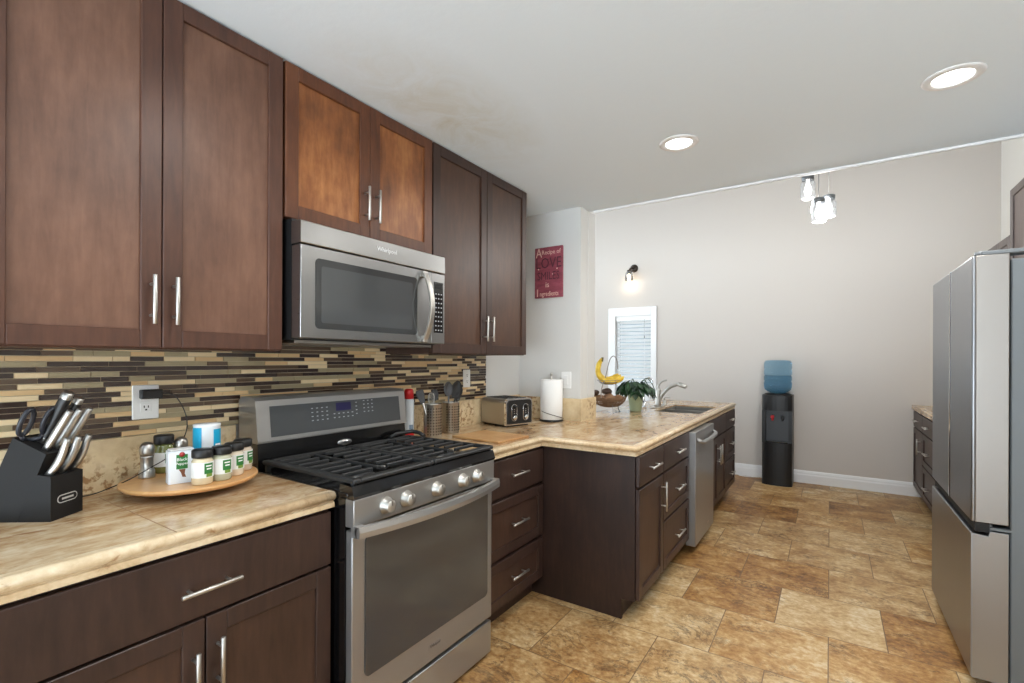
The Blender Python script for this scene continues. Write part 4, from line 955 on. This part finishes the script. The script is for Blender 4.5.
# potted plant
pp = thing('potted_plant', 'leafy dark green plant in a pale green pot on the peninsula before the window', 'plant', (.615, 3.985, ZC)); px, py = .615, 3.985
MB().lathe([(0, .0005), (.044, .0005), (.048, .005), (.064, .128), (.068, .132), (.068, .14), (.062, .14), (.058, .12), (0, .118)], (px, py, ZC), 32).build('pot', plain('green_pot', S(178, 194, 160), .35), pp)
MB().lathe([(0, .122), (.058, .1205)], (px, py, ZC), 24).build('soil', plain('soil', S(50, 38, 30), .9), pp)
rng = random.Random(11); mb = MB(); leafm, lt, lb = newmat('dark_leaf'); lt.links.new(ramp(lt, noise(lt, coords(lt), 30, 3), [(.4, S(22, 44, 26)), (.65, S(46, 78, 44))]), lb.inputs['Base Color']); setp(lb, rough=.35)
stems = MB()
for k in range(95):
    a = rng.random()*2*PI; el = rng.random(); R_ = .03+.095*math.sqrt(rng.random()); top = ZC+.14+.085*(1-(R_/.16)**2)+.06*rng.random()-.02
    p = Vector((px+R_*math.cos(a), py+R_*math.sin(a), top)); q = Vector((px+.02*math.cos(a), py+.02*math.sin(a), ZC+.122))
    stems.tube([q, q.lerp(p, .5)+Vector((0, 0, .035)), p], .0016, 5)
    out = Vector((math.cos(a+rng.uniform(-.8, .8)), math.sin(a+rng.uniform(-.8, .8)), -.15-.9*R_/.155*rng.random())).normalized(); side = out.cross(Vector((0, 0, 1))).normalized(); up = side.cross(out)
    L_, W_ = rng.uniform(.05, .078), rng.uniform(.017, .028); n = 6; rows = []
    for i in range(n+1):
        u = i/n; ww = W_*math.sin(PI*min(.985, .06+.94*u))**.8; c = p + out*L_*u - Vector((0, 0, .035*u*u))
        rows.append([mb.bm.verts.new(c + side*ww*s_ + up*(abs(s_)*.006)) for s_ in (-1, 0, 1)])
    for r0, r1 in zip(rows, rows[1:]):
        for j in range(2): mb.bm.faces.new((r0[j], r0[j+1], r1[j+1], r1[j])).smooth = True
for a, h in ((2.2, .19), (.3, .2), (-.4, .185)):
    stems.tube(smooth_path([(px+.01, py, ZC+.12), (px+.04*math.cos(a), py+.04*math.sin(a), ZC+.12+h*.55), (px+.09*math.cos(a), py+.09*math.sin(a), ZC+.08+h), (px+.14*math.cos(a), py+.14*math.sin(a), ZC+.05+h*.85), (px+.16*math.cos(a), py+.16*math.sin(a), ZC+h*.75)]), .004, 6)
mb.build('leaves', leafm, pp); stems.build('stems', leafm, pp)

# taps at the sink
fz_ = thing('kitchen_faucet', 'brushed steel single-lever kitchen faucet with a pull-out spout at the sink', 'faucet', (.66, 4.45, ZC)); qx, qy = .665, 4.45
mb = MB(); mb.box(qx-.03, qx+.035, qy-.13, qy+.13, ZC+.0005, ZC+.008, 0, .003, 2); mb.build('deck_plate', 'nickel', fz_)
MB().lathe([(0, .008), (.03, .008), (.028, .03), (.025, .12), (.026, .16), (.02, .175), (0, .178)], (qx, qy, ZC), 24).build('body', 'nickel', fz_)
mb = MB(); mb.tube(smooth_path([(qx+.01, qy, ZC+.07), (qx+.05, qy, ZC+.13), (qx+.11, qy-.01, ZC+.19), (qx+.17, qy-.01, ZC+.215), (qx+.2, qy-.012, ZC+.215)]), [.017]*17+[.018, .019, .02, .021], 12); mb.cyl((qx+.2, qy-.012, ZC+.215), (qx+.255, qy-.014, ZC+.195), .022, .019); mb.build('spout', 'nickel', fz_)
mb = MB(); mb.tube(smooth_path([(qx, qy, ZC+.172), (qx+.005, qy, ZC+.205), (qx+.035, qy, ZC+.235), (qx+.075, qy+.0, ZC+.25)]), [.011]*6+[.009]*5+[.007]*5, 8); mb.build('lever', 'nickel', fz_)
t = thing('water_tap', 'slim chrome gooseneck drinking-water tap beside the kitchen faucet', 'faucet', (.60, 4.23, ZC)); gx, gy = .585, 4.3
MB().lathe([(0, .0005), (.022, .0005), (.02, .012), (.013, .02), (.012, .06), (0, .062)], (gx, gy, ZC), 18).build('base', 'chrome', t)
mb = MB(); mb.tube(smooth_path([(gx, gy, ZC+.06), (gx, gy, ZC+.2), (gx+.012, gy, ZC+.255), (gx+.04, gy, ZC+.275), (gx+.068, gy, ZC+.255), (gx+.075, gy, ZC+.215)]), .0065, 10); mb.build('gooseneck', 'chrome', t)
MB().cyl((gx, gy, ZC+.05), (gx-.01, gy-.045, ZC+.075), .005).build('lever', 'black', t)
t = thing('soap_dispenser', 'small steel soap dispenser pump at the sink beyond the faucet', 'soap dispenser', (.66, 4.68, ZC))
MB().lathe([(0, .0005), (.024, .0005), (.022, .012), (.014, .016), (.014, .05), (0, .052)], (.66, 4.68, ZC), 18).build('base', 'nickel', t)
mb = MB(); mb.tube([(.66, 4.68, ZC+.05), (.66, 4.68, ZC+.075), (.675, 4.68, ZC+.082), (.715, 4.68, ZC+.076)], .007, 8); mb.build('pump', 'nickel', t)
